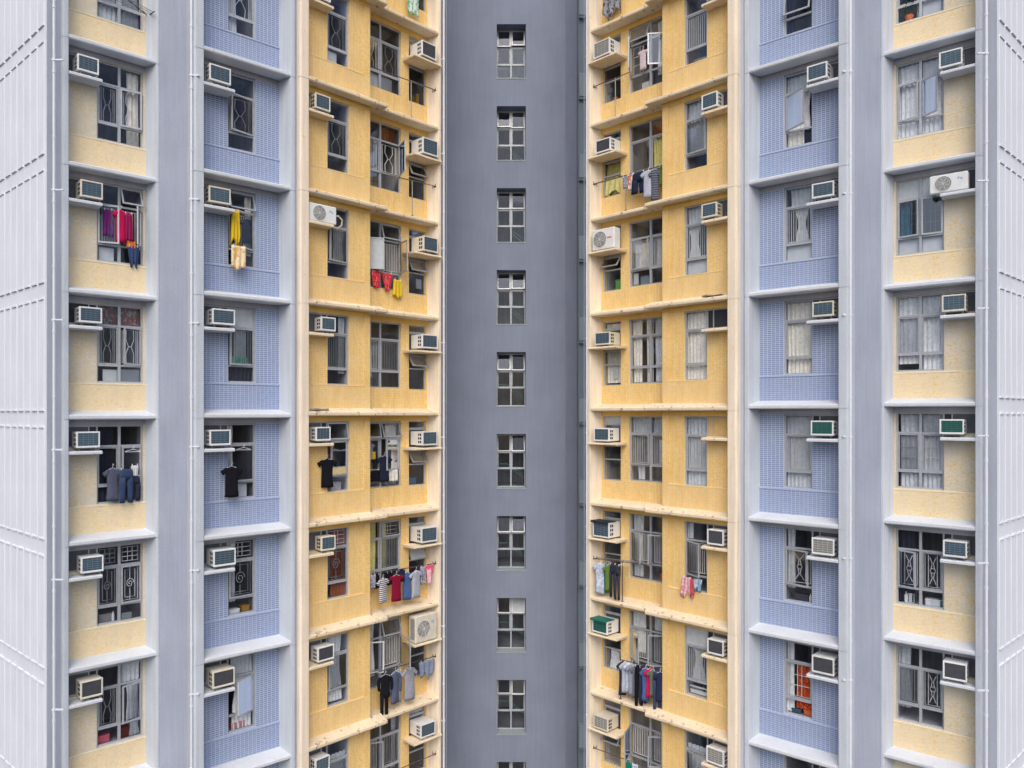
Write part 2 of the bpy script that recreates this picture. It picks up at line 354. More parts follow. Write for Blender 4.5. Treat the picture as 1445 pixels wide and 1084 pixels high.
WR = random.Random(21)
def window(bay, row_z, wall_n, cols, rows, o, inset=.05, ac=None, fw=.035, frame_mat='frame', uref=0):
    """cols: u bounds, rows: z bounds (downwards, relative to row_z). o: options"""
    if bay.r and not o.get('curtains') and not any('curtain' in c for c in o.get('cells', {}).values()) and len(rows) == 4 and WR.random() < .75:
        o = dict(o); k = WR.uniform(.14, .34); wd = cols[-1] - cols[0]; lf = WR.random() < .5
        a = cols[0] + .05 if lf else cols[-1] - .05 - wd * k
        o['curtains'] = [(CC[WR.choice(('white net', 'grey net', 'grey net', 'cream net', 'dark drape'))], a, a + wd * k, rows[0] - .04, rows[-1] + WR.choice((.05, .3)), .15)]
    n0 = wall_n + inset; U0 = cols[0]
    X = lambda u: u - U0
    mb = MB(); zt, zb = rows[0], rows[-1]; x0, x1 = 0, cols[-1] - U0
    mb.box(x0, x0 + fw, 0, .06, zb, zt, frame_mat); mb.box(x1 - fw, x1, 0, .06, zb, zt, frame_mat)
    mb.box(x0 + fw, x1 - fw, .001, .059, zt - fw, zt, frame_mat); mb.box(x0 + fw, x1 - fw, .001, .059, zb, zb + fw, frame_mat)
    mw = fw * .8
    for u in cols[1:-1]: mb.box(X(u) - mw, X(u) + mw, -.004, .058, zb + fw, zt - fw, frame_mat)
    edges = [(X(cols[i]) + (fw if i == 0 else mw), X(cols[i + 1]) - (fw if i == len(cols) - 2 else mw)) for i in range(len(cols) - 1)]
    for z in rows[1:-1]:
        for a, b in edges: mb.box(a, b, .002, .056, z - mw * .8, z + mw * .8, frame_mat)
    if ac:   # side opening above the shelf, closed with a board: (u_a, u_b, z_a)
        a, b, z = X(ac[0]), X(ac[1]), ac[2]
        mb.box(a, b, .001, .05, zt - fw, zt, frame_mat); mb.box(a, b, .001, .05, z, z + .03, frame_mat)
        mb.box(a, a + .03, .001, .05, z + .03, zt - fw, frame_mat)
        mb.box(b - .16, b - .135, .002, .05, z + .03, zt - fw, frame_mat)
        im = o.get('infill', 'infill')
        mb.box(a + .03, b - .16, .02, .04, z + .03, zt - fw, im); mb.box(b - .135, b, .02, .04, z + .03, zt - fw, o.get('infill2', 'infilldark'))
    wo = bay.part(mb, 'window', U0, n0, row_z)
    def sub(m, name, **k): return m.build(name, wo, (0, 0, 0), 0, bay.m < 0, **k)
    cells = o.get('cells', {})
    nr = len(rows) - 1; nc = len(cols) - 1
    for i in range(nc):
        for j in range(nr):
            a, b = edges[i]; zh = rows[j] - (fw if j == 0 else mw * .8); zl = rows[j + 1] + (fw if j == nr - 1 else mw * .8)
            c = cells.get((i, j), {})
            gm = c.get('glass', 'glass')
            if 'board' in c:
                bb = MB(); f = c['board'] if isinstance(c['board'], tuple) else (0, 1, 0, 1)
                bb.box(a + (b - a) * f[0], a + (b - a) * f[1], .085, .1, zl + (zh - zl) * f[2], zl + (zh - zl) * f[3], c.get('bmat', 'board')); sub(bb, 'board')
            if 'open' in c:
                hg, ang = c['open']; sub(sash_mesh(a - .01, b + .01, zl - .008, zh + .008, -.012, hg, ang, c.get('fmat', frame_mat), gm), 'sash')
            elif j == 1 or c.get('sash'):
                sub(sash_mesh(a, b, zl, zh, .012, 'L', 0, frame_mat, gm, .026), 'sash')
            else:
                pane = MB(); pane.face([(a, .03, zl), (b, .03, zl), (b, .03, zh), (a, .03, zh)], gm); sub(pane, 'pane')
            if c.get('grille'):
                gb = MB(); grille(gb, a, b, zl, zh, .065, c['grille']); sub(gb, 'grille')
            if c.get('curtain'):
                cu = c['curtain']; f = cu[1] if len(cu) > 1 else (0, 1)
                sub(curtain_mesh(a + (b - a) * f[0], b if f[1] == 1 else a + (b - a) * f[1], zl - .02, zh + .02, .12, cu[0], cu[2] if len(cu) > 2 else 0, i * 7 + j + int(row_z * 3)), 'curtain', smooth=True)
    for cu in o.get('curtains', []):     # (mat, ua, ub, z_top, z_bot, pinch)
        sub(curtain_mesh(X(cu[1]), X(cu[2]), cu[4], cu[3], .12, cu[0], cu[5], int(cu[1] * 10) + int(row_z * 7)), 'curtain', smooth=True)
    return wo

# ------------------------------------------------------------------ shell of the tower
def ledge(bay, z, u0, uc, u1, nb, nf, mat, side, dz=0, end_box=False, chip=0):
    """profile (n, z) lofted from the outer end to a mitred inner end; uc = inner end at the wall, u1 = at the nose"""
    d = nb - nf
    prof = [(nb + .03, .20), (nb, .20), (nf + .07, .115), (nf + .02, .10), (nf, .08), (nf, .025), (nf + .02, 0), (nb + .03, 0)]
    L = []
    for k in range(0, 13):
        t = k / 12; ring = []
        for n, h in prof:
            ue = u1 + (uc - u1) * max(0, (n - nf)) / d
            jit = 0 if k in (0, 12) else .0035 * noise.noise(Vector((bay.O.x + t * 14, n * 30, z + h * 40)))
            ring.append((u0 + (ue - u0) * t, n + jit, h + dz + (jit if h > .01 else 0)))
        L.append(ring)
    mb = MB(); mb.loft(L, mat)
    return bay.part(mb, 'ledge', 0, 0, z)
def shelf(bay, z, u0, u1, n0, n1, mat):
    mb = MB(); b = .012; zt = 0; zb = -.075
    pr = [(n1, zt + .012), (n0 + .02, zt), (n0, zt - .02), (n0, zb + .01), (n0 + .015, zb), (n1, zb)]
    mb.loft([[(u0, n, h) for n, h in pr], [(u1 - b, n, h) for n, h in pr], [(u1, n + (b if n < n1 else 0), h - (b if h > -.03 else -b)) for n, h in pr]], mat)
    return bay.part(mb, 'air_conditioner_shelf', 0, 0, z)
def pillar(bay, poly, mat):
    mb = MB(); cu = sum(p[0] for p in poly) / len(poly)
    inner = [(cu + (u - cu) * .9, n + .012) for u, n in poly]
    zb = 0; z0 = LO - 1; z1 = HI + 1
    rows = [bay.line(r) for r in range(-2, 10)]
    zs = sorted([z for z in rows if z0 < z < z1]) ; zs = [z0] + zs + [z1]
    for a, b in zip(zs, zs[1:]): mb.prism(poly, a - ZC + .006, b - ZC - .006, mat)
    mb.prism(inner, z0 - ZC, z1 - ZC, mat)
    mb.prism(poly, 0 - ZC, z0 - ZC - .012, mat); mb.prism(poly, z1 - ZC + .012, ROOF - ZC, mat)
    return bay.part(mb, 'pillar', 0, 0, ZC)
def arc(cu, cn, r, a0, a1, k=5): return [(cu + r * math.cos(rad(a0 + (a1 - a0) * i / k)), cn + r * math.sin(rad(a0 + (a1 - a0) * i / k))) for i in range(k + 1)]
def outer_pillar(bay, w, back, mat, deep, rr=.05):   # rounded outer corner, inner edge at u = .07
    return pillar(bay, [(.07, deep), (.07, -.008), (.062, -.015)] + arc(-w + rr, -.015 + rr, rr, 270, 180) + [(-w, back), (-w + .02, deep)], mat)
def inner_pillar(bay, uc, rw, un, nf, ue, back, mat):
    f = nf - .012
    return pillar(bay, [(uc, rw + .1), (uc, rw), (un - .015, nf + .0), (un, f)] + arc(ue - .03, f + .03, .03, 270, 360, 3) + [(ue, back)], mat)

IDS = {'A': 'AC', 'C': 'AC'}
def row_list(b): return list(b.rows)
R1L, R1R = ((264 - 694) / 1080 * 16.95, 16.95), ((1206 - 694) / 1080 * 17.12, 17.12)

for key, b in BAYS.items():
    kind = key[0]
    rows = row_list(b); zt = b.line(rows[0]); zb = b.line(rows[-1] + 1)
    rel = lambda z: z - ZC
    if kind in 'AC':
        uc, un = (1.74, 1.89) if kind == 'A' else (2.03, 2.15)
        rw = b.r; win = (.72, 1.70) if kind == 'A' else (.78, 1.45)
        for r in rows:
            zl = b.line(r); mb = MB(); hi, lo = ('pale', 'palelow') if kind == 'A' else ('blue', 'bluelow')
            holes = [(win[0], win[1], -1.88, -.13), (.0, win[0], -.62, -.13)]
            wall_grid(mb, -.02, uc + .05, -1.93, -.125, holes, rw, hi, 1.6)
            mb.face([(-.02, rw - .006, -.125), (uc + .05, rw - .006, -.125), (uc + .05, rw - .006, .02), (-.02, rw - .006, .02)], 'greypaint')
            mb.face([(-.02, rw - .006, -.125), (uc + .05, rw - .006, -.125), (uc + .05, rw, -.125), (-.02, rw, -.125)], 'greypaint')
            mb.box(-.02, uc + .01, rw - .022, rw, -2.70, -1.93, lo)
            mb.box(-.02, uc + .01, rw - .034, rw, -1.9299, -1.895, lo + 'lip') if kind == 'C' else (mb.box(-.02, win[0], rw - .030, rw, -1.9299, -1.90, lo + 'lip'), mb.box(win[0], uc + .01, rw - .030, rw, -1.9299, -1.905, lo + 'lip'))
            b.part(mb, 'wall', 0, 0, zl, recalc=False)
            ledge(b, zl, .071, uc, un, rw, 0, 'ledge', kind)
            if r < 8 and not (kind == 'C' and r == 7):
                shelf(b, zl - .68, .071, .745 + (.04 if kind == 'C' else 0), .0, rw + .02, 'ledge')
        ledge(b, zb, .071, uc, un, rw, 0, 'ledge', kind)
        mb = MB(); mb.face([(-.02, rw, -ZC), (uc + .05, rw, -ZC), (uc + .05, rw, rel(zb)), (-.02, rw, rel(zb))], hi)
        mb.face([(-.02, rw, rel(zt)), (uc + .05, rw, rel(zt)), (uc + .05, rw, ROOF - ZC), (-.02, rw, ROOF - ZC)], hi)
        b.part(mb, 'wall', 0, 0, ZC, recalc=False)
        outer_pillar(b, .05 if kind == 'A' else .14, .14, 'pillar', rw + .15)
        inner_pillar(b, uc, rw, un, 0, un + (.06 if kind == 'A' else .10), rw + .2, 'pillar')
    else:
        for r in rows:
            zl = b.line(r); mb = MB()
            # first wall with the narrow window, raised jamb strip next to the step
            wall_grid(mb, -.02, 1.91, -1.94, -.125, [(.80, 1.46, -1.92, -.14), (.0, .80, -.64, -.14)], .30, 'yel', 1.5)
            mb.box(-.02, 2.10, .275, .31, -2.70, -1.94, 'yellow_low')
            mb.box(1.91, 2.10, .275, .31, -1.939, -.125, 'yel'); mb.box(-.02, 1.90, .268, .31, -1.9399, -1.915, 'yelliplip')
            mb.box(-.02, 2.10, .285, .31, -.125, .02, 'yellowpaint')
            mb.face([(2.10, .28, -2.7), (2.10, .62, -2.7), (2.10, .62, .02), (2.10, .28, .02)], 'yellowpaint')
            # second wall, set back
            wall_grid(mb, 2.10, 4.40, -2.70, -.14, [(2.13, 3.40, -1.95, -.15), (3.68, 4.31, -1.98, -.15)], .60, 'yel', 1.3)
            mb.box(2.10, 4.40, .585, .62, -.14, .02, 'yellowpaint')
            b.part(mb, 'wall', 0, 0, zl, recalc=False)
            ledge(b, zl, .071, 2.46, 2.46, .30, 0, 'creamledge', kind)
            e2 = MB()
            ledge(b, zl, 2.12, 4.36, 4.47, .60, .22, 'creamledge', kind, dz=-.006)
            if r < 8: shelf(b, zl - .67, .071, .80, .0, .32, 'creamledge')
            # wider shelf on the inner side runs past the pillar face
            mb = MB(); pr = [(.62, .012), (.12, 0), (.10, -.02), (.10, -.05), (.12, -.06), (.62, -.06)]
            mb.loft([[(3.45 + (.015 if q else 0), n, h) for q, (n, h) in enumerate(pr)], [(3.47, n, h) for n, h in pr], [(4.47, n, h) for n, h in pr]], 'creamledge')
            b.part(mb, 'air_conditioner_shelf', 0, 0, zl - .895)
        mb = MB()
        for a, c, n in ((-.02, 2.10, .3), (2.10, 4.40, .6)):
            mb.face([(a, n, -ZC), (c, n, -ZC), (c, n, rel(zb)), (a, n, rel(zb))], 'yel')
            mb.face([(a, n, rel(zt)), (c, n, rel(zt)), (c, n, ROOF - ZC), (a, n, ROOF - ZC)], 'yel')
        mb.face([(2.1, .3, -ZC), (2.1, .6, -ZC), (2.1, .6, rel(zb)), (2.1, .3, rel(zb))], 'yel')
        mb.face([(2.1, .3, rel(zt)), (2.1, .6, rel(zt)), (2.1, .6, ROOF - ZC), (2.1, .3, ROOF - ZC)], 'yel')
        b.part(mb, 'wall', 0, 0, ZC, recalc=False)
        ledge(b, zb, .071, 2.46, 2.46, .30, 0, 'creamledge', kind); ledge(b, zb, 2.12, 4.36, 4.47, .60, .22, 'creamledge', kind, dz=-.006)
        outer_pillar(b, .17, .16, 'cream', .45, .06)
        inner_pillar(b, 4.36, .60, 4.47, .22, 4.56, .9, 'cream')

def vwall(pts, mat, name='wall', z0=0, z1=ROOF):
    mb = MB()
    for (x0, y0), (x1, y1) in zip(pts, pts[1:]):
        mb.face([(x0, y0, z0), (x1, y1, z0), (x1, y1, z1), (x0, y0, z1)], mat)
    return mb.build(name, ROOT, -RL, 0)
def xy(b, u, n): p = b.w(u, n); return (p.x, p.y)
for sfx, R1, m in (('', R1L, 1), ('2', R1R, -1)):
    A, Cc, Eb = BAYS['A' + sfx], BAYS['C' + sfx], BAYS['E' + sfx]
    vwall([xy(A, 1.93, .03), R1], 'strip')
    vwall([R1, xy(Cc, -.10, .10)], 'strip2')
    vwall([xy(Cc, 2.24, .05), xy(Eb, -.13, .12)], 'strip2')
    e = xy(Eb, 4.52, .25); f = (e[0] - m * math.sin(Eb.th) * (25.22 - e[1]) / math.cos(Eb.th), 25.22 if m > 0 else 25.4)
    vwall([e, f], 'cream')
    # end panel with raised flutes, storey by storey
    Q = (-9.293, 15.98) if m > 0 else (10.76, 16.30)
    Pn = Bay(Q, (Q[0] - m * .747, Q[1] + .665), A.c, -m, [], 0)
    if m < 0: Pn.m = 1; Pn.rot = Pn.th
    vwall([xy(A, -.03, .10), Q], 'strip2')
    mb = MB(); L = 7.2
    mb.face([(0, 0, 0), (L, 0, 0), (L, 0, ROOF), (0, 0, ROOF)], 'panel')
    Pn.part(mb, 'wall', recalc=True)
    for r in range(-1, 9):
        zl = A.line(r); mb = MB(); u = .10 if m > 0 else .12
        while u < L - .4:
            z0, z1 = -H + .18, -.14; t = .010; w = .38
            # flute block with sloping sides
            pr = lambda z, i: [(u + .005 + i, .002, z), (u + .04 + i, -t, z), (u + w - .04 - i, -t, z), (u + w - .005 - i, .002, z)]
            mb.loft([pr(z0, 0), pr(z1, 0)], 'panel')
            mb.box(u + .035, u + w - .035, -t - .022, -t + .002, z0 + .001, z0 + .035, 'panel'); mb.box(u + .035, u + w - .035, -t - .022, -t + .002, z1 - .035, z1 - .001, 'panel')  # end lips added: upper one catches light, lower one casts a dark dash
            u += .43
        Pn.part(mb, 'ribbed_panel', 0, 0, zl)

# core volumes behind the rooms (keep light out, close the tower) and the roof
for key, b in BAYS.items():
    mb = MB(); w = {'A': 1.9, 'C': 2.2, 'E': 4.5}[key[0]]
    mb.box(-.02, w, 2.3, 7.5, -ZC + .1, ROOF - ZC - .01, 'strip'); mb.box(-.02, w, .72, 7.4, ROOF - ZC, ROOF - ZC + .15, 'strip')
    b.part(mb, 'roof', 0, 0, ZC)

# stair column: x from -1.9 to 2.83, face at y = 25.22
SX, SY = .164, 25.22
class Flat(Bay):
    def __init__(s): s.O = Vector((SX, SY)); s.m = 1; s.rot = 0; s.th = 0; s.c = 0; s.r = 0
FL = Flat(); tops = [2.01 + 2.7017 * i for i in range(-5, 5)]
mb = MB(); wall_grid(mb, -5.2, 2.26, -ZC, ROOF - ZC, [(0, .957, t - 1.80, t) for t in tops], 0, 'column', 2.4, .55)
FL.part(mb, 'wall', 0, 0, ZC, recalc=False)
vwall([(SX + 2.26, SY), (SX + 2.66, SY + .16), (SX + 2.72, SY + .5), (SX + 2.72, 27)], 'column')
vwall([(SX + 2.6, SY + .28), (SX + 6.6, SY + .28)], 'recess')
mb = MB()
for i in range(-6, 6):
    z = (583 - 562.5) / 42.8 - i * 2.7; mb.box(2.735, 6.4, .14, .3, z - .77, z, 'band'); mb.box(2.735, 6.4, .17, .3, z - .86, z - .77, 'recess')
FL.part(mb, 'wall_band', 0, 0, ZC)
mb = MB(); mb.box(-2.4, 3.2, 2.9, 8, -ZC, ROOF - ZC, 'strip'); mb.box(-5.2, 6.4, .6, 8, ROOF - ZC, ROOF - ZC + .15, 'strip'); FL.part(mb, 'roof', 0, 0, ZC)
for i, t in enumerate(tops):
    # reveal of the deep opening + sill
    mb = MB(); d = .46
    for a, bb in (((0, 0), (0, 1)), ((.957, 1), (.957, 0))): pass
    mb.box(-.0, .957, .012, d, -1.80, -1.775, 'sill'); mb.box(-.02, .977, -.012, .012, -1.81, -1.775, 'sill')
    FL.part(mb, 'window_sill', 0, 0, ZC + t)
    o = {'cells': {(0, 0): {'open': ('T', 6 + (i * 5) % 9), 'fmat': 'whiteframe'}, (1, 0): {'open': ('T', 5 + (i * 7) % 11), 'fmat': 'whiteframe'}}}
    if i in (2,): o['cells'][(1, 0)]['glass'] = 'glassfrost'
    if i % 3 == 1:
        o['cells'][(0, 0)] = {'open': ('T', 2), 'fmat': 'whiteframe'}
    if i in (7, 8): o['cells'][(1, 0)] = {'open': ('T', 3), 'glass': 'glass', 'fmat': 'whiteframe'}
    w = window(FL, ZC + t, .0, [.002, .478, .955], [-.002, -.60, -1.17, -1.773], o, inset=.40, frame_mat='stairframe', fw=.026)
    hr = MB(); hr.tube([(.0, .55, -1.05), (.36, .55, -1.05), (.45, .6, -1.10)], .02, 'rail', 6); hr.tube([(.5, .7, -1.22), (.92, .75, -1.55)], .02, 'rail', 6)
    hr.tube([(.5, .62, -.93 - .2), (.92, .62, -1.45)], .012, 'rail', 6)
    hr.build('handrail', w, (0, 0, 0), 0)
# ------------------------------------------------------------------ drain pipes
def pipe(x, y, bay, lean, r=.027):
    mb = MB(); mb.tube([(0, 0, .3), (0, 0, ROOF - .2)], r, 'pipe', 10)
    for k in range(-6, 7):
        z = ZC + k * 1.35 + .35
        mb.tube([(0, 0, z - .03), (0, 0, z + .03)], r + .007, 'pipe', 10)
    o = mb.build('drainpipe', ROOT, Vector((x, y, 0)) - RL, 0, smooth=False)
    br = MB()
    for rr in range(-2, 9):
        z = bay.line(rr) - .62
        br.box(0, lean, -.02, .02, z - .015, z + .015, 'pipe'); br.box(-r - .005, r + .005, -r - .005, r + .005, z - .018, z + .018, 'pipe')
    br.build('pipe_bracket', o, (0, 0, 0), 0)
for x, D, key, lean in ((77, 15.93, 'A', .20), (270.6, 16.72, 'C', .17), (420.3, 18.42, 'E', .16), (626.2, 21.9, 'E', -.12),
                        (1391, 16.24, 'A2', -.20), (1199.5, 17.0, 'C2', -.17), (1044.7, 18.62, 'E2', -.16), (828.2, 22.0, 'E2', .12)):
    pipe((x - 694) / 1080 * D, D - .02, BAYS[key], lean, .032 if x in (626.2, 828.2) else .028)
for x, D in ((629.6, 22.15), (824.4, 22.3)):   # thin conduit beside the stair column
    mb = MB(); mb.tube([(0, 0, .3), (0, 0, ROOF - .2)], .014, 'strip2', 6); mb.build('conduit', ROOT, Vector(((x - 694) / 1080 * D, D, 0)) - RL, 0)

# ------------------------------------------------------------------ all windows
def cz(mat, *a): return (mat,) + a
C('white net', (238, 240, 242)); C('grey net', (214, 218, 222)); C('cream net', (244, 238, 226)); C('yellow net', (240, 228, 140)); C('brown drape', (150, 84, 48))
C('red print', (196, 62, 34), (226, 120, 60), dots=26); C('dark drape', (60, 62, 76)); C('plum drape', (146, 96, 92), (150, 152, 150), dots=9)
cn = lambda k: CC[k]
RZ = [-.13, -.60, -1.49, -1.88]
OPT = {
 ('A', 0): dict(cells={(0, 1): {}, (1, 1): {'glass': 'glass'}}, curtains=[(CC['grey net'], .76, 1.66, -.2, -1.85, .1)]),
 ('A', 1): dict(cells={(0, 1): {'grille': 'hex'}, (1, 1): {'grille': 'hex', 'open': ('L', 9)}}),
 ('A', 2): dict(cells={(1, 0): {'open': ('T', 24)}, (0, 1): {'open': ('L', 20), 'grille': 'bars'}, (1, 1): {'open': ('R', 64), 'grille': 'bars'}, (0, 2): {'board': (.1, .85, 0, .9)}, (1, 2): {}}),
 ('A', 3): dict(infill='infilldark', cells={(0, 0): {'curtain': cz(CC['plum drape'])}, (1, 0): {'curtain': cz(CC['plum drape'])}, (0, 1): {'grille': 'hex'}, (1, 1): {'grille': 'hex', 'open': ('R', 22)}, (0, 2): {'board': (.3, 1, 0, .8)}, (1, 2): {'board': (.05, 1, 0, .85)}}),
 ('A', 4): dict(cells={(1, 1): {'open': ('R', 12)}, (0, 1): {}}),
 ('A', 5): dict(infill2='infill', cells={(0, 0): {'grille': 'rows'}, (1, 0): {'grille': 'rows'}, (0, 1): {'grille': 'swirl'}, (1, 1): {'grille': 'swirl', 'open': ('R', 6)}, (0, 2): {}, (1, 2): {'board': (.1, .6, 0, .4)}}),
 ('A', 6): dict(cells={(0, 1): {'grille': 'hex'}, (1, 0): {'curtain': cz(CC['white net'], (.1, 1))}, (1, 1): {'open': ('R', 14), 'curtain': cz(CC['white net'], (.35, 1), .15)}, (1, 2): {'curtain': cz(CC['white net'], (.5, 1), .2)}}),
 ('C', 0): dict(cells={(0, 1): {'grille': 'hex'}}),
 ('C', 1): dict(cells={(0, 1): {'grille': 'hex', 'open': ('R', 14)}}),
 ('C', 2): dict(cells={(0, 0): {'open': ('T', 20)}, (0, 1): {'grille': 'bars', 'open': ('R', 26)}}),
 ('C', 3): dict(infill='infill', cells={(0, 0): {'glass': 'glassfrost'}, (0, 1): {'grille': 'bars', 'open': ('R', 8), 'curtain': cz(CC['grey net'], (.3, .75))}, (0, 2): {'curtain': cz(CC['dark drape'])}}),
 ('C', 4): dict(infill2='infill', cells={(0, 1): {'open': ('R', 10)}, (0, 2): {'board': (.35, .78, 0, .92)}}),
 ('C', 5): dict(infill2='infill', cells={(0, 0): {'grille': 'rows'}, (0, 1): {'grille': 'swirl', 'open': ('R', 4)}, (0, 2): {}}),
 ('C', 6): dict(cells={(0, 0): {'curtain': cz(CC['grey net'], (.15, 1))}, (0, 1): {'open': ('R', 28), 'curtain': cz(CC['white net'], (.25, .9), .25)}, (0, 2): {'curtain': cz(CC['white net'], (.2, 1))}}),
 ('A2', 0): dict(cells={(0, 1): {}, (1, 1): {}, (0, 2): {'board': (.1, 1, 0, 1)}}, curtains=[(CC['grey net'], .76, 1.3, -.2, -1.85, 0)]),
 ('A2', 1): dict(cells={(0, 1): {'open': ('R', 34), 'glass': 'glass'}, (1, 1): {'open': ('R', 12)}}, curtains=[(CC['white net'], .74, 1.18, -.16, -1.85, .05), (CC['white net'], 1.25, 1.68, -.16, -1.85, .1)]),
 ('A2', 2): dict(cells={(0, 0): {'glass': 'glassfrost'}, (1, 0): {'glass': 'glassfrost'}, (0, 1): {'glass': 'glassteal', 'grille': 'rows', 'open': ('L', 5)}, (1, 1): {'glass': 'glassteal', 'grille': 'rows', 'open': ('R', 10)}, (0, 2): {'board': (0, 1, 0, 1)}, (1, 2): {'board': (0, 1, 0, 1)}}),
 ('A2', 3): dict(curtains=[(CC['white net'], .74, 1.18, -.16, -1.85, .0), (CC['white net'], 1.22, 1.68, -.16, -1.7, .0)]),
 ('A2', 4): dict(cells={(0, 1): {'grille': 'rows'}, (1, 1): {'grille': 'rows'}}, curtains=[(CC['grey net'], .74, 1.18, -.16, -1.85, .05), (CC['grey net'], 1.22, 1.64, -.16, -1.85, .06)]),
 ('A2', 5): dict(cells={(0, 1): {'grille': 'circle'}, (1, 1): {'grille': 'circle', 'open': ('R', 26)}, (0, 2): {'board': (.05, .55, 0, .45)}}),
 ('A2', 6): dict(cells={(0, 1): {'grille': 'circle'}, (1, 1): {'grille': 'bars'}}, curtains=[(CC['grey net'], 1.42, 1.68, -.16, -1.6, .1)]),
 ('C2', 0): dict(cells={(0, 1): {'open': ('T', 12)}}, curtains=[(CC['dark drape'], 1.2, 1.42, -.2, -1.85, 0)]),
 ('C2', 1): dict(cells={(0, 1): {'open': ('R', 30), 'curtain': cz(CC['white net'], (.1, 1), .1)}, (0, 0): {'curtain': cz(CC['grey net'], (.2, 1))}, (0, 2): {'curtain': cz(CC['cream net'], (.35, 1))}}),
 ('C2', 2): dict(cells={(0, 0): {'curtain': cz(CC['grey net'], (.05, .85))}, (0, 1): {'grille': 'bars', 'curtain': cz(CC['white net'], (.15, .7), .45)}, (0, 2): {'board': (0, 1, 0, 1)}}),
 ('C2', 3): dict(curtains=[(CC['cream net'], .86, 1.42, -.16, -1.85, .0)]),
 ('C2', 4): dict(cells={(0, 1): {'grille': 'bars'}}, curtains=[(CC['grey net'], .82, 1.42, -.16, -1.85, .0)]),
 ('C2', 5): dict(cells={(0, 1): {'grille': 'circle', 'open': ('R', 18)}}),
 ('C2', 6): dict(cells={(0, 1): {'grille': 'rows'}}, curtains=[(CC['red print'], .84, 1.2, -.64, -1.72, .02), (CC['white net'], 1.26, 1.42, -.16, -1.85, .1)]),
 ('C2', 7): dict(), ('C', 7): dict(),
}
GR = ['hex', 'hex', 'bars', 'bars', None, 'swirl', None, 'bars']
for key in ('A', 'C', 'A2', 'C2'):
    b = BAYS[key]
    for r in b.rows:
        cols = [.72, 1.2, 1.70] if key[0] == 'A' else [.78, 1.45]
        window(b, b.line(r), b.r, cols, RZ, OPT[(key, r)], ac=(0.0, cols[0], -.62))
W1 = {  # narrow windows of the yellow bays
 ('E', -1): dict(), ('E', 0): dict(cells={(0, 1): {'grille': 'hex'}, (0, 2): {'board': (0, .55, 0, .9)}}),
 ('E', 1): dict(cells={(0, 1): {'grille': 'hex'}}), ('E', 2): dict(cells={(0, 1): {'grille': 'bars', 'open': ('R', 10), 'curtain': cz(CC['white net'], (.45, .95), .2)}}),
 ('E', 3): dict(cells={(0, 1): {'grille': 'bars'}, (0, 2): {'glass': 'glass'}}), ('E', 4): dict(cells={(0, 0): {'open': ('T', 10)}, (0, 1): {'open': ('R', 14)}}),
 ('E', 5): dict(cells={(0, 0): {'grille': 'rows'}, (0, 1): {'grille': 'swirl'}}, curtains=[(CC['brown drape'], 1.0, 1.44, -.16, -1.9, 0)]),
 ('E', 6): dict(cells={(0, 1): {'open': ('R', 6)}}, curtains=[(CC['white net'], .95, 1.32, -.16, -1.85, .35)]), ('E', 7): dict(cells={(0, 1): {'grille': 'bars'}}, curtains=[(CC['grey net'], .84, 1.44, -.5, -1.9, 0)]),
 ('E2', -1): dict(), ('E2', 0): dict(cells={(0, 1): {'grille': 'bars'}}),
 ('E2', 1): dict(cells={(0, 1): {'open': ('R', 6)}}, curtains=[(CC['grey net'], .9, 1.44, -.16, -1.55, 0)]),
 ('E2', 2): dict(cells={(0, 1): {'grille': 'bars', 'curtain': cz(CC['white net'], (.4, .95), .35)}, (0, 0): {'curtain': cz(CC['grey net'])}, (0, 2): {'board': (0, 1, 0, 1)}}),
 ('E2', 3): dict(infill='infilldark', curtains=[(CC['cream net'], .9, 1.44, -.16, -1.9, 0)]),
 ('E2', 4): dict(infill='ply', infill2='ply', cells={(0, 1): {'grille': 'bars'}}, curtains=[(CC['grey net'], .9, 1.44, -.16, -1.9, 0)]),
 ('E2', 5): dict(cells={(0, 1): {'grille': 'bars', 'open': ('R', 28)}}, curtains=[(CC['grey net'], 1.3, 1.44, -.16, -.6, 0)]),
 ('E2', 6): dict(cells={(0, 0): {'glass': 'glassfrost'}, (0, 1): {'grille': 'bars', 'curtain': cz(CC['grey net'], (.2, .8), .5)}, (0, 2): {'board': (.1, .9, .5, .62)}}),
 ('E2', 7): dict(cells={(0, 0): {'glass': 'glass'}, (0, 1): {'open': ('R', 22)}}, curtains=[(CC['grey net'], .9, 1.44, -.5, -1.9, 0)]),
}
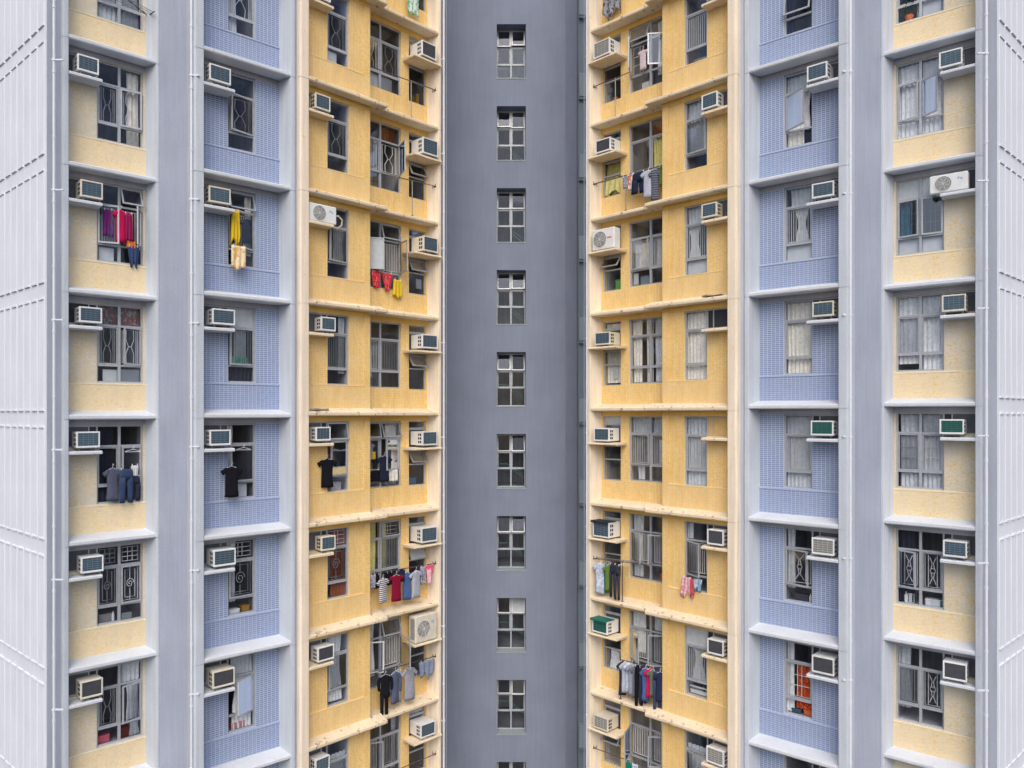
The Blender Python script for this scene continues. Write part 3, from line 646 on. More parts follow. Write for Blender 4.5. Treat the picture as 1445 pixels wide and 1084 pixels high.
W2 = {
 ('E', -1): dict(), ('E', 0): dict(cells={(0, 1): {'grille': 'hex'}, (1, 1): {'grille': 'hex'}, (0, 2): {'board': (.2, 1, 0, 1)}, (1, 2): {'board': (.0, .7, .05, .95)}}),
 ('E', 1): dict(cells={(0, 1): {'grille': 'bars'}, (1, 1): {'grille': 'hex', 'open': ('R', 66)}}, curtains=[(CC['brown drape'], 2.75, 3.3, -.2, -.55, 0)]),
 ('E', 2): dict(cells={(1, 0): {'open': ('T', 16)}, (0, 1): {'open': ('L', 34), 'glass': 'glassfrost'}, (1, 1): {'grille': 'bars', 'open': ('R', 72)}}),
 ('E', 3): dict(cells={(0, 1): {'grille': 'bars'}, (1, 1): {'grille': 'bars'}}), ('E', 4): dict(cells={(0, 0): {'open': ('T', 14)}, (1, 0): {'open': ('T', 18)}, (0, 1): {}, (1, 1): {'open': ('R', 20)}}),
 ('E', 5): dict(cells={(1, 0): {'grille': 'rows', 'open': ('T', 8)}, (1, 1): {'grille': 'bars'}}, curtains=[(CC['yellow net'], 2.2, 2.64, -.2, -1.9, 0), (CC['yellow net'], 2.74, 3.0, -.2, -1.5, 0)]),
 ('E', 6): dict(cells={(1, 0): {'open': ('T', 18)}, (0, 1): {'open': ('L', 30), 'fmat': 'whiteframe'}, (1, 1): {'grille': 'bars', 'open': ('R', 80)}}),
 ('E', 7): dict(cells={(0, 1): {'grille': 'bars', 'open': ('L', 24)}, (1, 1): {'grille': 'bars'}}),
 ('E2', -1): dict(), ('E2', 0): dict(cells={(1, 0): {'open': ('T', 20)}, (1, 1): {'open': ('R', 60), 'grille': 'rows'}, (0, 1): {'open': ('L', 38), 'fmat': 'whiteframe'}, (1, 2): {'board': (.0, .5, 0, .5)}}),
 ('E2', 1): dict(cells={(0, 1): {'curtain': cz(CC['yellow net'])}, (0, 0): {'curtain': cz(CC['brown drape'])}}),
 ('E2', 2): dict(cells={(1, 1): {'grille': 'bars', 'open': ('R', 8)}, (0, 1): {'grille': 'bars'}, (1, 2): {'board': (.7, .95, .1, .9)}}, curtains=[(CC['grey net'], 2.2, 2.6, -.7, -1.45, 0), (CC['white net'], 2.75, 3.3, -.75, -1.45, 0)]),
 ('E2', 3): dict(curtains=[(CC['cream net'], 3.08, 3.36, -.16, -1.9, 0), (CC['cream net'], 2.7, 2.92, -.16, -1.9, 0), (CC['grey net'], 2.2, 2.62, -.16, -1.9, 0)]),
 ('E2', 4): dict(cells={(0, 0): {'curtain': cz(CC['grey net'])}, (0, 1): {'grille': 'bars'}, (1, 1): {'grille': 'bars', 'open': ('R', 5)}, (1, 0): {'curtain': cz(CC['grey net'])}}, curtains=[(CC['white net'], 2.3, 2.5, -.8, -1.4, .1), (CC['grey net'], 3.0, 3.2, -1.5, -1.9, 0)]),
 ('E2', 5): dict(cells={(1, 1): {'grille': 'bars', 'open': ('R', 32)}, (0, 1): {'grille': 'bars', 'open': ('L', 30)}}),
 ('E2', 6): dict(cells={(1, 1): {'grille': 'bars', 'open': ('R', 36)}, (0, 1): {'grille': 'bars', 'open': ('L', 32)}}, curtains=[(CC['grey net'], 2.3, 2.66, -.2, -.6, 0), (CC['white net'], 2.95, 3.36, -.2, -1.3, 0)]),
 ('E2', 7): dict(cells={(1, 1): {'grille': 'bars', 'open': ('R', 70)}, (0, 1): {'grille': 'bars', 'open': ('L', 40)}}),
}
W3 = {('E', 2): dict(cells={(0, 2): {'open': ('T', 28)}, (0, 3): {'board': (.6, .95, .3, .8)}}), ('E', 3): dict(cells={(0, 2): {'open': ('T', 34)}}), ('E', 4): dict(cells={(0, 2): {'open': ('T', 34)}}),
      ('E', 1): dict(cells={(0, 2): {'open': ('T', 26)}}), ('E', 5): dict(cells={(0, 2): {'open': ('T', 22), 'glass': 'glassfrost'}}), ('E2', 2): dict(cells={(0, 2): {'open': ('T', 36)}}),
      ('E2', 3): dict(cells={(0, 3): {'board': (.25, .6, .3, .95)}}, curtains=[(CC['cream net'], 3.72, 4.28, -.2, -1.9, 0)]), ('E2', 7): dict(cells={(0, 2): {'open': ('T', 30), 'glass': 'glass'}}),
      ('E2', 1): dict(curtains=[(CC['yellow net'], 3.74, 4.28, -1.0, -1.9, 0)]), ('E2', 4): dict(cells={(0, 0): {'glass': 'glassfrost'}}), ('E2', 6): dict(cells={(0, 3): {'curtain': cz(CC['white net'], (.2, .8), .2)}})}
for key in ('E', 'E2'):
    b = BAYS[key]
    for r in b.rows:
        if r >= 0: window(b, b.line(r), .30, [.80, 1.46], [-.14, -.62, -1.52, -1.92], W1[(key, r)], ac=(0, .80, -.64))
        if r >= 0: window(b, b.line(r), .60, [2.13, 2.72, 3.40], [-.15, -.62, -1.50, -1.95], W2[(key, r)])
        o = dict(W3.get((key, r), {})); cl = dict(o.get('cells', {}))
        cl.setdefault((0, 1), {}); cl[(0, 1)] = dict(cl[(0, 1)], board=(0, 1, 0, 1), bmat='infill'); o['cells'] = cl
        window(b, b.line(r), .60, [3.68, 4.31], [-.15, -.36, -1.0, -1.38, -1.98], o, fw=.03)

# ------------------------------------------------------------------ air conditioners
def ac_unit(bay, row, uc, n0, depth, w, h, zb, typ, case, label, group, side=None, cover=None, foot=.06):
    z = bay.line(row) + zb
    p = bay.w(uc, n0, z)
    vr = random.Random(row * 31 + int(uc * 100) + bay.m); root = empty('air_conditioner', p, bay.rot + rad(vr.uniform(-2.2, 2.2)))
    tag(root, label, 'air conditioner', group)
    x0, x1 = -w / 2, w / 2
    P = lambda m, name, par=root: m.build(name, par)
    if typ == 'split':
        mb = MB(); mb.bevbox(x0, x1, .0, depth, 0, h, .02, case); mb.box(x0 + .04, x0 + .1, .04, depth - .04, -foot, 0, 'metal'); mb.box(x1 - .1, x1 - .04, .04, depth - .04, -foot, 0, 'metal')
        P(mb, 'casing')
        R_ = min(h * .40, w * .29); cx = x0 + w * .36; cz_ = h * .5
        fan = MB(); disc = [(cx + R_ * math.cos(t * math.pi / 12), -.004, cz_ + R_ * math.sin(t * math.pi / 12)) for t in range(24)]
        fan.loft([disc, [(a, .01, c) for a, _, c in disc]], 'acgrey')
        P(fan, 'fan')
        gr = MB()
        for q in range(1, 6):
            rr = R_ * q / 5; gr.tube([(cx + rr * math.cos(t * math.pi / 10), -.014, cz_ + rr * math.sin(t * math.pi / 10)) for t in range(20)], .004, 'case', 4, closed=True)
        for q in range(4):
            a = q * math.pi / 4 + .3; gr.tube([(cx - R_ * math.cos(a), -.02, cz_ - R_ * math.sin(a)), (cx + R_ * math.cos(a), -.02, cz_ + R_ * math.sin(a))], .004, 'case', 4)
        P(gr, 'fan_guard')
        side_ = side or 'logo'
        mk = MB()
        if side_ == 'logo':   # small tilted blue mark on the plain half
            cx2 = x0 + w * .80; mk.prism([(0, 0), (1, 0), (1, 1)], 0, 1, 'logo'); mk = MB()
            mk.loft([[(cx2 - .045, -.004, h * .60), (cx2 + .0, -.004, h * .74), (cx2 - .045, -.004, h * .74)], [(cx2 - .045, .004, h * .60), (cx2 + .0, .004, h * .74), (cx2 - .045, .004, h * .74)]], 'logo')
            mk.loft([[(cx2 + .008, -.004, h * .60), (cx2 + .052, -.004, h * .60), (cx2 + .008, -.004, h * .74)], [(cx2 + .008, .004, h * .60), (cx2 + .052, .004, h * .60), (cx2 + .008, .004, h * .74)]], 'logo')
        else: mk.box(x0 + w * .68, x0 + w * .88, -.005, .004, h * .50, h * .56, 'orange')
        P(mk, 'badge')
        v = MB()
        for q in range(10): v.box(x0 - .003, x0 + .004, .05 + q * (depth - .12) / 10, .05 + q * (depth - .12) / 10 + .012, h * .12, h * .9, 'acgrey')
        P(v, 'side_vent')
        return root
    rim = .034
    mb = MB()
    # hollow front: rim frame plus body
    mb.bevbox(x0 + .006, x1 - .006, .035, depth, .006, h - .006, .008, case)
    for a, b_, c, d in ((x0, x0 + rim, 0, h), (x1 - rim * .9, x1, 0, h), (x0 + rim, x1 - rim * .9, 0, rim * 1.25), (x0 + rim, x1 - rim * .9, h - rim, h)):
        mb.bevbox(a, b_, .0, .045, c, d, .006, case)
    P(mb, 'casing')
    gm, sm = {'blue': ('acblue', 'slat'), 'dark': ('acdark', None), 'green': ('acgreen', 'slatgreen'), 'light': ('acgrey', 'slatlight')}[typ]
    gb = MB(); gx0, gx1, gz0, gz1 = x0 + rim, x1 - rim * .9, rim * 1.25, h - rim
    gb.box(gx0, gx1, .014, .034, gz0, gz1, gm)
    if sm:
        k = 6
        for q in range(1, k): zz = gz0 + (gz1 - gz0) * q / k; gb.box(gx0, gx1, .006, .0139, zz - .0035, zz + .0035, sm)
        for q in range(1, 4): xx = gx0 + (gx1 - gx0) * q / 4; gb.box(xx - .0035, xx + .0035, .003, .0055, gz0, gz1, sm)
    P(gb, 'condenser_grille')
    v = MB()
    for sgn in (-1, 1):
        xs = x0 + .006 if sgn < 0 else x1 - .006
        for q in range(3):
            for t in range(2 if depth < .5 else 2):
                a = .07 + t * .075; c = h * (.16 + .26 * q)
                v.box(xs - .004, xs + .004, a, a + .05, c, c + h * .17, 'black')
    P(v, 'side_vent')
    br = MB()
    for xx in (x0 + .05, x1 - .07):
        br.box(xx, xx + .02, .03, .05, -foot, .004, 'metal'); br.box(xx, xx + .02, depth * .6, depth * .6 + .02, -foot, .004, 'metal'); br.box(xx, xx + .02, .05, depth * .6, -.02, .003, 'metal')
    br.box(x0 + .07, x1 - .07, .03, .045, -.018, .002, 'metal')
    P(br, 'bracket')
    if vr.random() < .6:
        hs = MB(); sx = vr.choice((-1, 1)) * (w / 2 - .03); q = vr.uniform(.02, .06)
        hs.tube([(sx, .10, .03), (sx * 1.02, .05, -.01), (sx * .9, .035, -foot + .014), (sx * .5, .05 + q, -foot + .012), (sx * .2, .04, -foot + .012), (-sx * .1, .08, -foot + .012)], .008, vr.choice(('casecream', 'metal', 'black')), 6); P(hs, 'drain_hose')
    if cover:
        cm = MB(); o = .035; cm.bevbox(x0 - o, x1 + o * .4, -.05, depth * .62, h + .003, h + .022, .006, cover)
        cm.box(x0 - o, x1 + o * .4, -.052, -.046, h - .035, h + .012, cover); P(cm, 'cover')
    return root

LOOK = {'blue': 'off white window air conditioner with slate blue louvres', 'dark': 'off white window air conditioner with charcoal mesh', 'green': 'window air conditioner with sea green louvres',
        'light': 'window air conditioner with pale grey louvres', 'split': 'white outdoor unit with round fan'}
BN = {'A': 'far left pale yellow bay', 'C': 'left blue bay', 'E': 'left yellow bay, blue-side shelf', 'E3': 'left yellow bay, inner shelf',
      'A2': 'far right pale yellow bay', 'C2': 'right blue bay', 'E2': 'right yellow bay, blue-side shelf', 'E23': 'right yellow bay, inner shelf'}
ORD = ['topmost', 'second', 'third', 'fourth', 'fifth', 'sixth', 'seventh', 'eighth', 'ninth']
ACS = {  # row, u centre, width, height, look, casing
 'A': [(1, .46, .43, .35, 'blue'), (2, .53, .45, .37, 'blue'), (3, .51, .46, .34, 'blue'), (4, .46, .47, .35, 'blue'), (5, .54, .45, .35, 'blue'), (6, .53, .45, .38, 'dark')],
 'C': [(1, .45, .49, .37, 'blue'), (2, .44, .49, .36, 'blue'), (3, .53, .52, .35, 'blue'), (4, .45, .48, .35, 'blue'), (5, .55, .51, .37, 'blue'), (6, .53, .51, .38, 'dark')],
 'E': [(0, .48, .46, .35, 'blue'), (1, .49, .43, .37, 'blue'), (2, .50, .76, .44, 'split'), (3, .65, .42, .34, 'blue'), (4, .50, .42, .34, 'blue'), (5, .65, .41, .35, 'blue'), (6, .58, .48, .36, 'dark'), (7, .48, .42, .36, 'blue')],
 'E3': [(0, 4.02, .54, .42, 'dark'), (1, 4.07, .56, .45, 'blue'), (2, 4.08, .55, .42, 'blue'), (3, 4.05, .56, .39, 'blue'), (4, 4.05, .56, .39, 'blue'), (5, 4.03, .57, .42, 'blue'), (6, 3.93, .78, .74, 'split'), (7, 3.98, .52, .38, 'blue')],
 'A2': [(1, .54, .45, .36, 'blue'), (2, .58, .74, .40, 'split'), (3, .48, .46, .37, 'blue'), (4, .52, .47, .33, 'green'), (5, .46, .46, .36, 'blue'), (6, .46, .46, .39, 'dark')],
 'C2': [(1, .55, .45, .36, 'blue'), (2, .42, .48, .34, 'blue'), (3, .42, .47, .34, 'blue'), (4, .44, .50, .34, 'green'), (5, .42, .49, .37, 'light'), (6, .42, .49, .39, 'dark')],
 'E2': [(0, .44, .46, .36, 'blue'), (1, .58, .44, .37, 'blue'), (2, .59, .42, .35, 'blue'), (5, .42, .44, .38, 'dark'), (6, .42, .44, .37, 'dark'), (7, .43, .48, .39, 'light')],
 'E23': [(0, 4.00, .58, .44, 'light'), (1, 3.95, .52, .37, 'dark'), (2, 3.95, .76, .58, 'split'), (3, 3.97, .52, .36, 'blue'), (4, 4.00, .52, .37, 'blue'), (5, 4.02, .58, .44, 'blue'), (6, 4.06, .54, .37, 'green'), (7, 4.03, .50, .37, 'light')],
}
for key, lst in ACS.items():
    b = BAYS[{'E3': 'E', 'E23': 'E2'}.get(key, key)]; inner = key in ('E3', 'E23')
    for q, (r, uc, w, h, typ) in enumerate(lst):
        look = LOOK[typ]
        cover = None; typ_ = typ
        if key == 'E23' and r == 5: look = 'air conditioner under a black cover sheet'; cover = 'darkcover'
        if key == 'E23' and r == 6: look = 'air conditioner under a green cover sheet'; cover = 'greencover'
        side = 'bar' if key == 'E23' else None
        lab = f"{look}, {BN[key]}, {ORD[q]} from top"
        if len(lab.split()) > 16: lab = lab.replace('off white ', '')
        if len(lab.split()) > 16: lab = lab.replace('window air', 'air')
        if len(lab.split()) > 16: lab = lab.replace('air conditioner', 'cooler')
        zb = -.83 if inner else -.61
        if key == 'E23': zb -= .02
        n0 = .12 if inner else .02
        dep = (.52 if inner else b.r + .02)
        if typ == 'split': dep = .3 if inner else .26; zb = (-.87 if inner else -.665); n0 = .14 if inner else .03
        ac_unit(b, r, uc, n0, dep, w, h, zb, typ, 'casecream' if (q * 3 + len(key)) % 4 == 0 else 'case', lab, 'air conditioners on the concrete shelves', side, cover, foot=(.025 if typ == 'split' else .06))
# bent drain hose beside the outdoor unit of the left yellow bay
b = BAYS['E']; mb = MB(); mb.tube([(.86, .14, -.42), (1.0, .12, -.40), (1.12, .13, -.48), (1.13, .16, -.60), (1.05, .22, -.68), (.86, .24, -.68)], .022, 'casecream', 8)
o = mb.build('air_conditioner_hose', None, b.w(0, 0, b.line(2)), b.rot); tag(o, 'cream hose looping beside white outdoor unit in left yellow bay', 'hose')

# ------------------------------------------------------------------ laundry
def ring(cx, cy, cz_, a, b_, seg=14, fold=0, ph=0):
    out = []
    for k in range(seg):
        t = 2 * math.pi * k / seg
        out.append((cx + a * math.cos(t), cy + (b_ + fold * math.sin(3 * t + ph)) * math.sin(t), cz_))
    return out
def tee_mesh(w, h, m, sleeve=.26, long=False, th=.035, seed=0):
    mb = MB(); rr = random.Random(seed); bw = w * .33; L = []
    prof = [(0, .10, .5), (.02, .22, .8), (.05, .62, 1), (.09, .95, 1), (.2, 1.0, 1), (.35, .96, 1), (.55, .97, 1), (.75, 1.0, 1.1), (.9, 1.05, 1.1), (1, 1.08, .9)]
    for q, (t, a, b_) in enumerate(prof):
        L.append(ring(rr.uniform(-.01, .01) * t, 0, -h * t, bw * a, th * b_, 18, .012 * t, q * .35 + seed))
    mb.loft(L, m)
    for s in (-1, 1):
        if long:
            P_ = [(.24, .10, .045, .03), (.36, .14, .05, .03), (.43, .24, .048, .028), (.46, .40, .044, .026), (.455, .55, .04, .024), (.44, .68, .034, .022)]
            S_ = [ring(s * w * a, .012 * math.sin(q), -h * b_, c, d, 10, .004, q) for q, (a, b_, c, d) in enumerate(P_)]
        else:
            S_ = []
            for q in range(5):
                t = q / 4; x = s * (bw * .70 + (w * .5 - bw * .70) * t); zc = -h * (.115 + sleeve * .42 * t ** 1.2); hh = .085 - .018 * t
                S_.append([(x + s * .03 * t * math.sin(k * math.pi / 5), (.03 - .006 * t) * math.cos(k * math.pi / 5), zc + min(h, .75) * hh * math.sin(k * math.pi / 5) * (1.0 + .25 * math.sin(2 * k + q))) for k in range(10)])
        mb.loft(S_, m)
    return mb
def pants_mesh(w, h, m, th=.04, seed=0, short=False):
    mb = MB(); hw = w / 2; sp = .30 if not short else .45
    mb.loft([ring(0, 0, -h * t, hw * a, th * b_, 16, .006, seed) for t, a, b_ in ((0, .8, .8), (.06, .84, 1), (sp * .6, .92, 1.1), (sp, .98, 1.0))], m)
    for s in (-1, 1):
        mb.loft([ring(s * hw * (.5 + .06 * t), .008 * s, -h * (sp * .8 + (1 - sp * .8) * t), hw * .46 * (1 - (.25 if not short else -.05) * t), th * (1 - .25 * t), 12, .006 * t, q + seed) for q, t in enumerate((0, .25, .5, .75, 1))], m)
    return mb
def drape_mesh(w, h, m, taper=0, th=.02, seed=0, fold=.02, rag=.03):
    """hanging cloth folded over a line: closed wavy slab"""
    mb = MB(); rr = random.Random(seed); nx = 14; nz = 9; ph = rr.random() * 6; F = []; B_ = []
    edge = [.7 * math.sin(i * .55 + ph) + .3 * rr.uniform(-1, 1) for i in range(nx + 1)]
    for j in range(nz + 1):
        t = j / nz; row = []; k = w * (1 - taper * t)
        for i in range(nx + 1):
            s = i / nx - .5; x = k * s; y = fold * math.sin(s * 17 + ph + t) * (.3 + t) + fold * .5 * math.sin(s * 37 + ph * 2)
            z = -h * t * (1 + rag * edge[i] * t) - (abs(s) * taper * h * .35 * (1 - t))
            row.append((x, y, z))
        F.append(row)
    vs = [(x, y - th / 2, z) for r_ in F for x, y, z in r_] + [(x, y + th / 2, z) for r_ in F for x, y, z in r_]
    n1 = nx + 1; o = n1 * (nz + 1); fs = []
    for j in range(nz):
        for i in range(nx):
            a = j * n1 + i; fs.append((a, a + 1, a + n1 + 1, a + n1)); fs.append((o + a, o + a + n1, o + a + n1 + 1, o + a + 1))
    for j in range(nz):
        a = j * n1; fs.append((a, a + n1, o + a + n1, o + a)); a += nx; fs.append((a, o + a, o + a + n1, a + n1))
    for i in range(nx):
        fs.append((i, o + i, o + i + 1, i + 1)); a = nz * n1 + i; fs.append((a, a + 1, o + a + 1, o + a))
    mb.mesh(vs, fs, m); return mb
def hanger_mesh(w, drop=.07):
    mb = MB(); r = .006
    mb.tube([(0, 0, drop + .0), (.015, 0, drop + .02), (.03, 0, drop), (.02, 0, drop - .02), (0, 0, drop - .03), (0, 0, .0)], r, 'hangerw', 5)
    mb.tube([(0, 0, 0), (w * .4, 0, -.05), (w * .42, 0, -.06), (-w * .42, 0, -.06), (-w * .4, 0, -.05)], r, 'hangerw', 5, closed=True); return mb
def hang(kind, bay, row, u, n, zt, w, h, m, name, label, cat, group=None, yaw=0, hanger=True, **k):
    mk = {'tee': tee_mesh, 'pants': pants_mesh, 'drape': drape_mesh}[kind](w, h, m, seed=int(u * 100) + row, **k)
    o = mk.build(name, None, bay.w(u, n, bay.line(row) + zt), bay.rot + rad(yaw), smooth=True)
    tag(o, label, cat, group)
    if hanger and kind == 'tee': hanger_mesh(w * .8).build('hanger', o, (0, 0, .0), 0)
    if hanger and kind != 'tee':
        pg = MB()
        for s in (-.35, .35):
            pg.box(s * w - .006, s * w + .006, -.018, .018, -.03, .035, 'hangerw')
        pg.build('clothes_peg', o)
    return o
def pole(bay, row, u0, z0, u1, z1, n, label, post=None, double=False, bracket=True):
    z = bay.line(row); root = empty('laundry_pole', bay.w(u0, n, z), bay.rot); tag(root, label, 'laundry pole', 'laundry poles')
    m = bay.m; mb = MB(); X = lambda u: m * (u - u0)
    mb.tube([(X(u0), 0, z0), (X(u1), 0, z1)], .012, 'rust', 7)
    if double: mb.tube([(X(u0), .09, z0 + .02), (X(u1), .09, z1 + .02)], .012, 'metal', 7)
    mb.build('rail', root)
    if bracket:
        b_ = MB(); x = X(u1); b_.box(x - .012, x + .012, -.02, .12, z1 - .02, z1 + .005, 'rust'); b_.tube([(x, 0, z1 - .01), (x, 0, z1 + .07)], .01, 'rust', 6); b_.box(x - .02, x + .02, .10, .13, z1 - .05, z1 + .05, 'rust'); b_.build('wall_bracket', root)
    if post is not None:
        p_ = MB(); x = X(post); zz = z0 + (z1 - z0) * (post - u0) / (u1 - u0)
        p_.tube([(x, .0, -H + .14), (x, .0, zz + .01)], .014, 'rust' if row > 3 else 'metal', 7); p_.box(x - .03, x + .03, -.03, .03, -H + .125, -H + .14, 'metal'); p_.build('post', root)
E1, E2 = BAYS['E'], BAYS['E2']
pole(E1, 0, 2.11, -1.62, 4.42, -1.55, .32, 'empty pole on a post across the top left yellow window', post=3.53)
pole(E1, 1, 2.11, -1.66, 4.42, -1.58, .32, 'empty pole on a post, second storey of left yellow bay', post=3.57)
pole(E1, 5, 2.11, -1.47, 4.42, -1.50, .32, 'pole holding striped and burgundy shirts, left yellow bay')
pole(E1, 6, 2.11, -1.40, 4.42, -1.44, .32, 'pole holding dark hoodies and a grey shirt, left yellow bay')
pole(E1, 7, 2.11, -1.50, 4.42, -1.52, .32, 'pole in lowest storey of left yellow bay')
pole(E2, 0, 3.2, -1.50, 4.42, -1.52, .32, 'short empty pole under the top right yellow shelf', post=3.66)
pole(E2, 1, 2.11, -1.60, 4.42, -1.60, .32, 'pole holding navy shorts and a white shirt, right yellow bay', post=3.3, double=True)
pole(E2, 5, 2.11, -1.42, 4.42, -1.52, .32, 'double pole holding teal and green shirts, right yellow bay', post=3.42, double=True)
pole(E2, 6, 2.11, -1.44, 3.48, -1.49, .30, 'pole crowded with dark laundry and one pink shirt, right yellow bay', post=3.47, bracket=False)
pole(E2, 7, 2.4, -1.50, 4.42, -1.54, .32, 'pole in lowest storey of right yellow bay')
b = BAYS['A']
root = empty('drying_rack', b.w(.7, .1, b.line(0) - 1.45), b.rot); tag(root, 'folding metal drying rack outside the top far left window', 'drying rack')
mb = MB()
for q in range(4): mb.tube([(0 + q * .05, .22 - q * .12, .12 - q * .02), (1.08, .2 - q * .12, -.06 - q * .02)], .008, 'metal', 6)
mb.build('rails', root); mb = MB()
mb.tube([(.0, .26, .16), (.5, -.16, -.02), (1.1, .24, -.05)], .012, 'rust', 6); mb.tube([(1.1, -.2, -.12), (1.1, .26, -.04)], .012, 'rust', 6); mb.tube([(.1, -.2, .06), (.1, .26, .12)], .012, 'rust', 6); mb.build('arms', root)

WH = C('white cotton', (222, 224, 228)); BK = C('black cotton', (26, 27, 34)); NV = C('navy cotton', (40, 48, 74)); GY = C('grey jersey', (140, 146, 162))
LG = C('light grey jersey', (172, 178, 194)); DN = C('denim', (58, 72, 104)); DD = C('dark denim', (46, 52, 70)); BU = C('burgundy', (128, 22, 52)); RD = C('red cotton', (206, 40, 58), (232, 130, 136), dots=30)
YL = C('yellow cotton', (222, 190, 52)); PK = C('pink', (240, 96, 128)); MG = C('magenta', (198, 28, 84)); PU = C('purple print', (132, 40, 110), (70, 60, 130), dots=16); TE = C('teal', (34, 130, 116)); GN = C('olive green', (98, 122, 58))
CR = C('cream pillow', (240, 222, 182), (214, 176, 120), dots=7); ST = C('white and grey stripe', (220, 220, 224), (86, 90, 104), stripes=6); BL = C('blue jersey', (74, 98, 148)); KH = C('khaki grey', (104, 104, 94)); SB = C('pale blue', (176, 188, 214), (206, 212, 226), dots=14); OR = C('orange', (214, 120, 60))
MT = C('mint and white', (206, 226, 214), (110, 170, 140), dots=9); LP = C('light pink', (240, 190, 204)); DS = C('dark stripe', (62, 66, 84), (110, 114, 130), stripes=5); TW = C('towel white', (224, 222, 214)); FL_ = C('floral grey', (170, 172, 186), (96, 100, 130), dots=24)
G1 = 'laundry on the left yellow bay poles'; G2 = 'laundry on the right yellow bay poles'
n = .32
def T(*a, **k): return hang('tee', *a, **k)
def Pn_(*a, **k): return hang('pants', *a, **k)
def D(*a, **k): return hang('drape', *a, **k)
# left yellow bay, sixth storey
D(E1, 5, 2.22, n, -1.49, .15, .36, FL_, 'sock_bunch', 'pale socks pegged at the outer end of left pole', 'socks', G1, taper=.3)
D(E1, 5, 2.36, n + .02, -1.50, .17, .38, BK, 'singlet', 'black singlet pegged left of the striped shirt', 'singlet', G1, taper=-.1)
T(E1, 5, 2.53, n - .03, -1.62, .42, .66, ST, 't_shirt', 'white and grey striped t-shirt hanging on left pole', 't-shirt', G1, yaw=8)
D(E1, 5, 2.78, n + .02, -1.50, .20, .36, BK, 'dark_cloth', 'black cloth between striped and burgundy shirts', 'cloth', G1)
T(E1, 5, 2.99, n - .02, -1.60, .44, .72, BU, 't_shirt', 'burgundy t-shirt hanging on the left laundry pole', 't-shirt', G1, sleeve=.1, yaw=-10)
D(E1, 5, 3.20, n + .03, -1.50, .26, .34, NV, 'dark_cloth', 'dark navy cloth right of the burgundy shirt', 'cloth', G1, taper=.2)
T(E1, 5, 3.40, n + .03, -1.60, .36, .76, BL, 't_shirt', 'blue t-shirt half hidden behind a grey t-shirt', 't-shirt', G1, yaw=-25)
T(E1, 5, 3.66, n - .05, -1.58, .48, .76, LG, 't_shirt', 'light grey t-shirt hanging right of the blue one', 't-shirt', G1, yaw=6)
D(E1, 5, 3.95, n, -1.52, .20, .50, FL_, 'underwear', 'white and navy underwear pegged on the left pole', 'underwear', G1, taper=.3)
D(E1, 5, 4.18, n, -1.50, .30, .32, PK, 'pink_cloth', 'bright pink cloth at inner end of left pole', 'cloth', G1, taper=.5, rag=.3)
D(E1, 5, 4.14, n - .04, -1.64, .16, .40, LP, 'underwear', 'pale pink underwear under the bright pink cloth', 'underwear', G1, taper=.5)
# seventh storey
T(E1, 6, 2.60, n - .04, -1.50, .40, .62, BK, 'hoodie', 'black long sleeved top on the lower left pole', 'hoodie', G1, long=True, yaw=-18)
Pn_(E1, 6, 2.58, n - .02, -1.86, .26, .72, BK, 'trousers', 'black trousers hanging below the black top', 'trousers', G1, hanger=False, yaw=-14)
T(E1, 6, 2.94, n - .03, -1.50, .44, .86, C('blue grey jersey', (92, 100, 126)), 'hoodie', 'blue grey hooded top hanging beside the black top', 'hoodie', G1, long=True, yaw=6)
T(E1, 6, 3.10, n + .05, -1.50, .26, .90, C('dim grey jersey', (150, 150, 160)), 't_shirt', 'pale grey shirt squeezed behind the blue grey hooded top', 't-shirt', G1, yaw=-30)
T(E1, 6, 3.42, n - .06, -1.50, .48, .90, C('mid grey jersey', (150, 152, 168)), 't_shirt', 'large mid grey t-shirt on the lower left pole', 't-shirt', G1, yaw=-8, sleeve=.3)
D(E1, 6, 4.08, n, -1.48, .55, .42, C('slate rag', (134, 146, 172)), 'rag', 'slate grey rag bunched at the lower left bracket', 'rag', G1, taper=.25, rag=.35, fold=.03)
# red and yellow cloths, third storey
D(E1, 2, 2.49, .54, -1.50, .32, .46, RD, 'bandana', 'red patterned cloth on sill, nearer the step wall', 'cloth', 'red cloths on the window sill', taper=.55, hanger=True)
D(E1, 2, 2.86, .53, -1.52, .38, .48, RD, 'bandana', 'larger red patterned cloth beside the yellow cloth', 'cloth', 'red cloths on the window sill', taper=.6)
D(E1, 2, 3.22, .52, -1.68, .26, .46, YL, 'yellow_cloth', 'bright yellow cloth hanging beside two red cloths', 'cloth', None, taper=-.25, rag=.2)
# fifth storey, left yellow bay
T(E1, 4, .74, .22, -1.06, .46, .72, BK, 't_shirt', 'black t-shirt hanging outside the narrow left yellow window', 't-shirt', None, yaw=-12)
T(E1, 4, 2.74, .50, -1.08, .42, .70, C('ink cotton', (34, 40, 62)), 't_shirt', 'ink blue t-shirt hanging outside wide left yellow window', 't-shirt', None, yaw=-10)
D(E1, 4, 2.42, .52, -1.46, .36, .30, BK, 'shorts', 'black shorts left of the ink blue t-shirt', 'shorts', None)
D(E1, 4, 3.08, .54, -1.49, .30, .30, TW, 'towel', 'small white towel hanging right of ink blue t-shirt', 'towel', None)
D(E1, 4, 1.08, .42, -.70, .22, .26, RD, 'red_cloth', 'red and white cloth behind narrow left yellow window', 'cloth', None)
T(E1, 4, 2.45, .72, -.74, .30, .46, C('pale violet', (150, 150, 176)), 'baby_vest', 'pale violet small shirt inside wide left yellow window', 'small shirt', None, yaw=12)
D(E1, 4, 2.52, .69, -.98, .10, .20, YL, 'yellow_toy', 'small yellow cloth inside wide left yellow window', 'cloth', None, hanger=False)
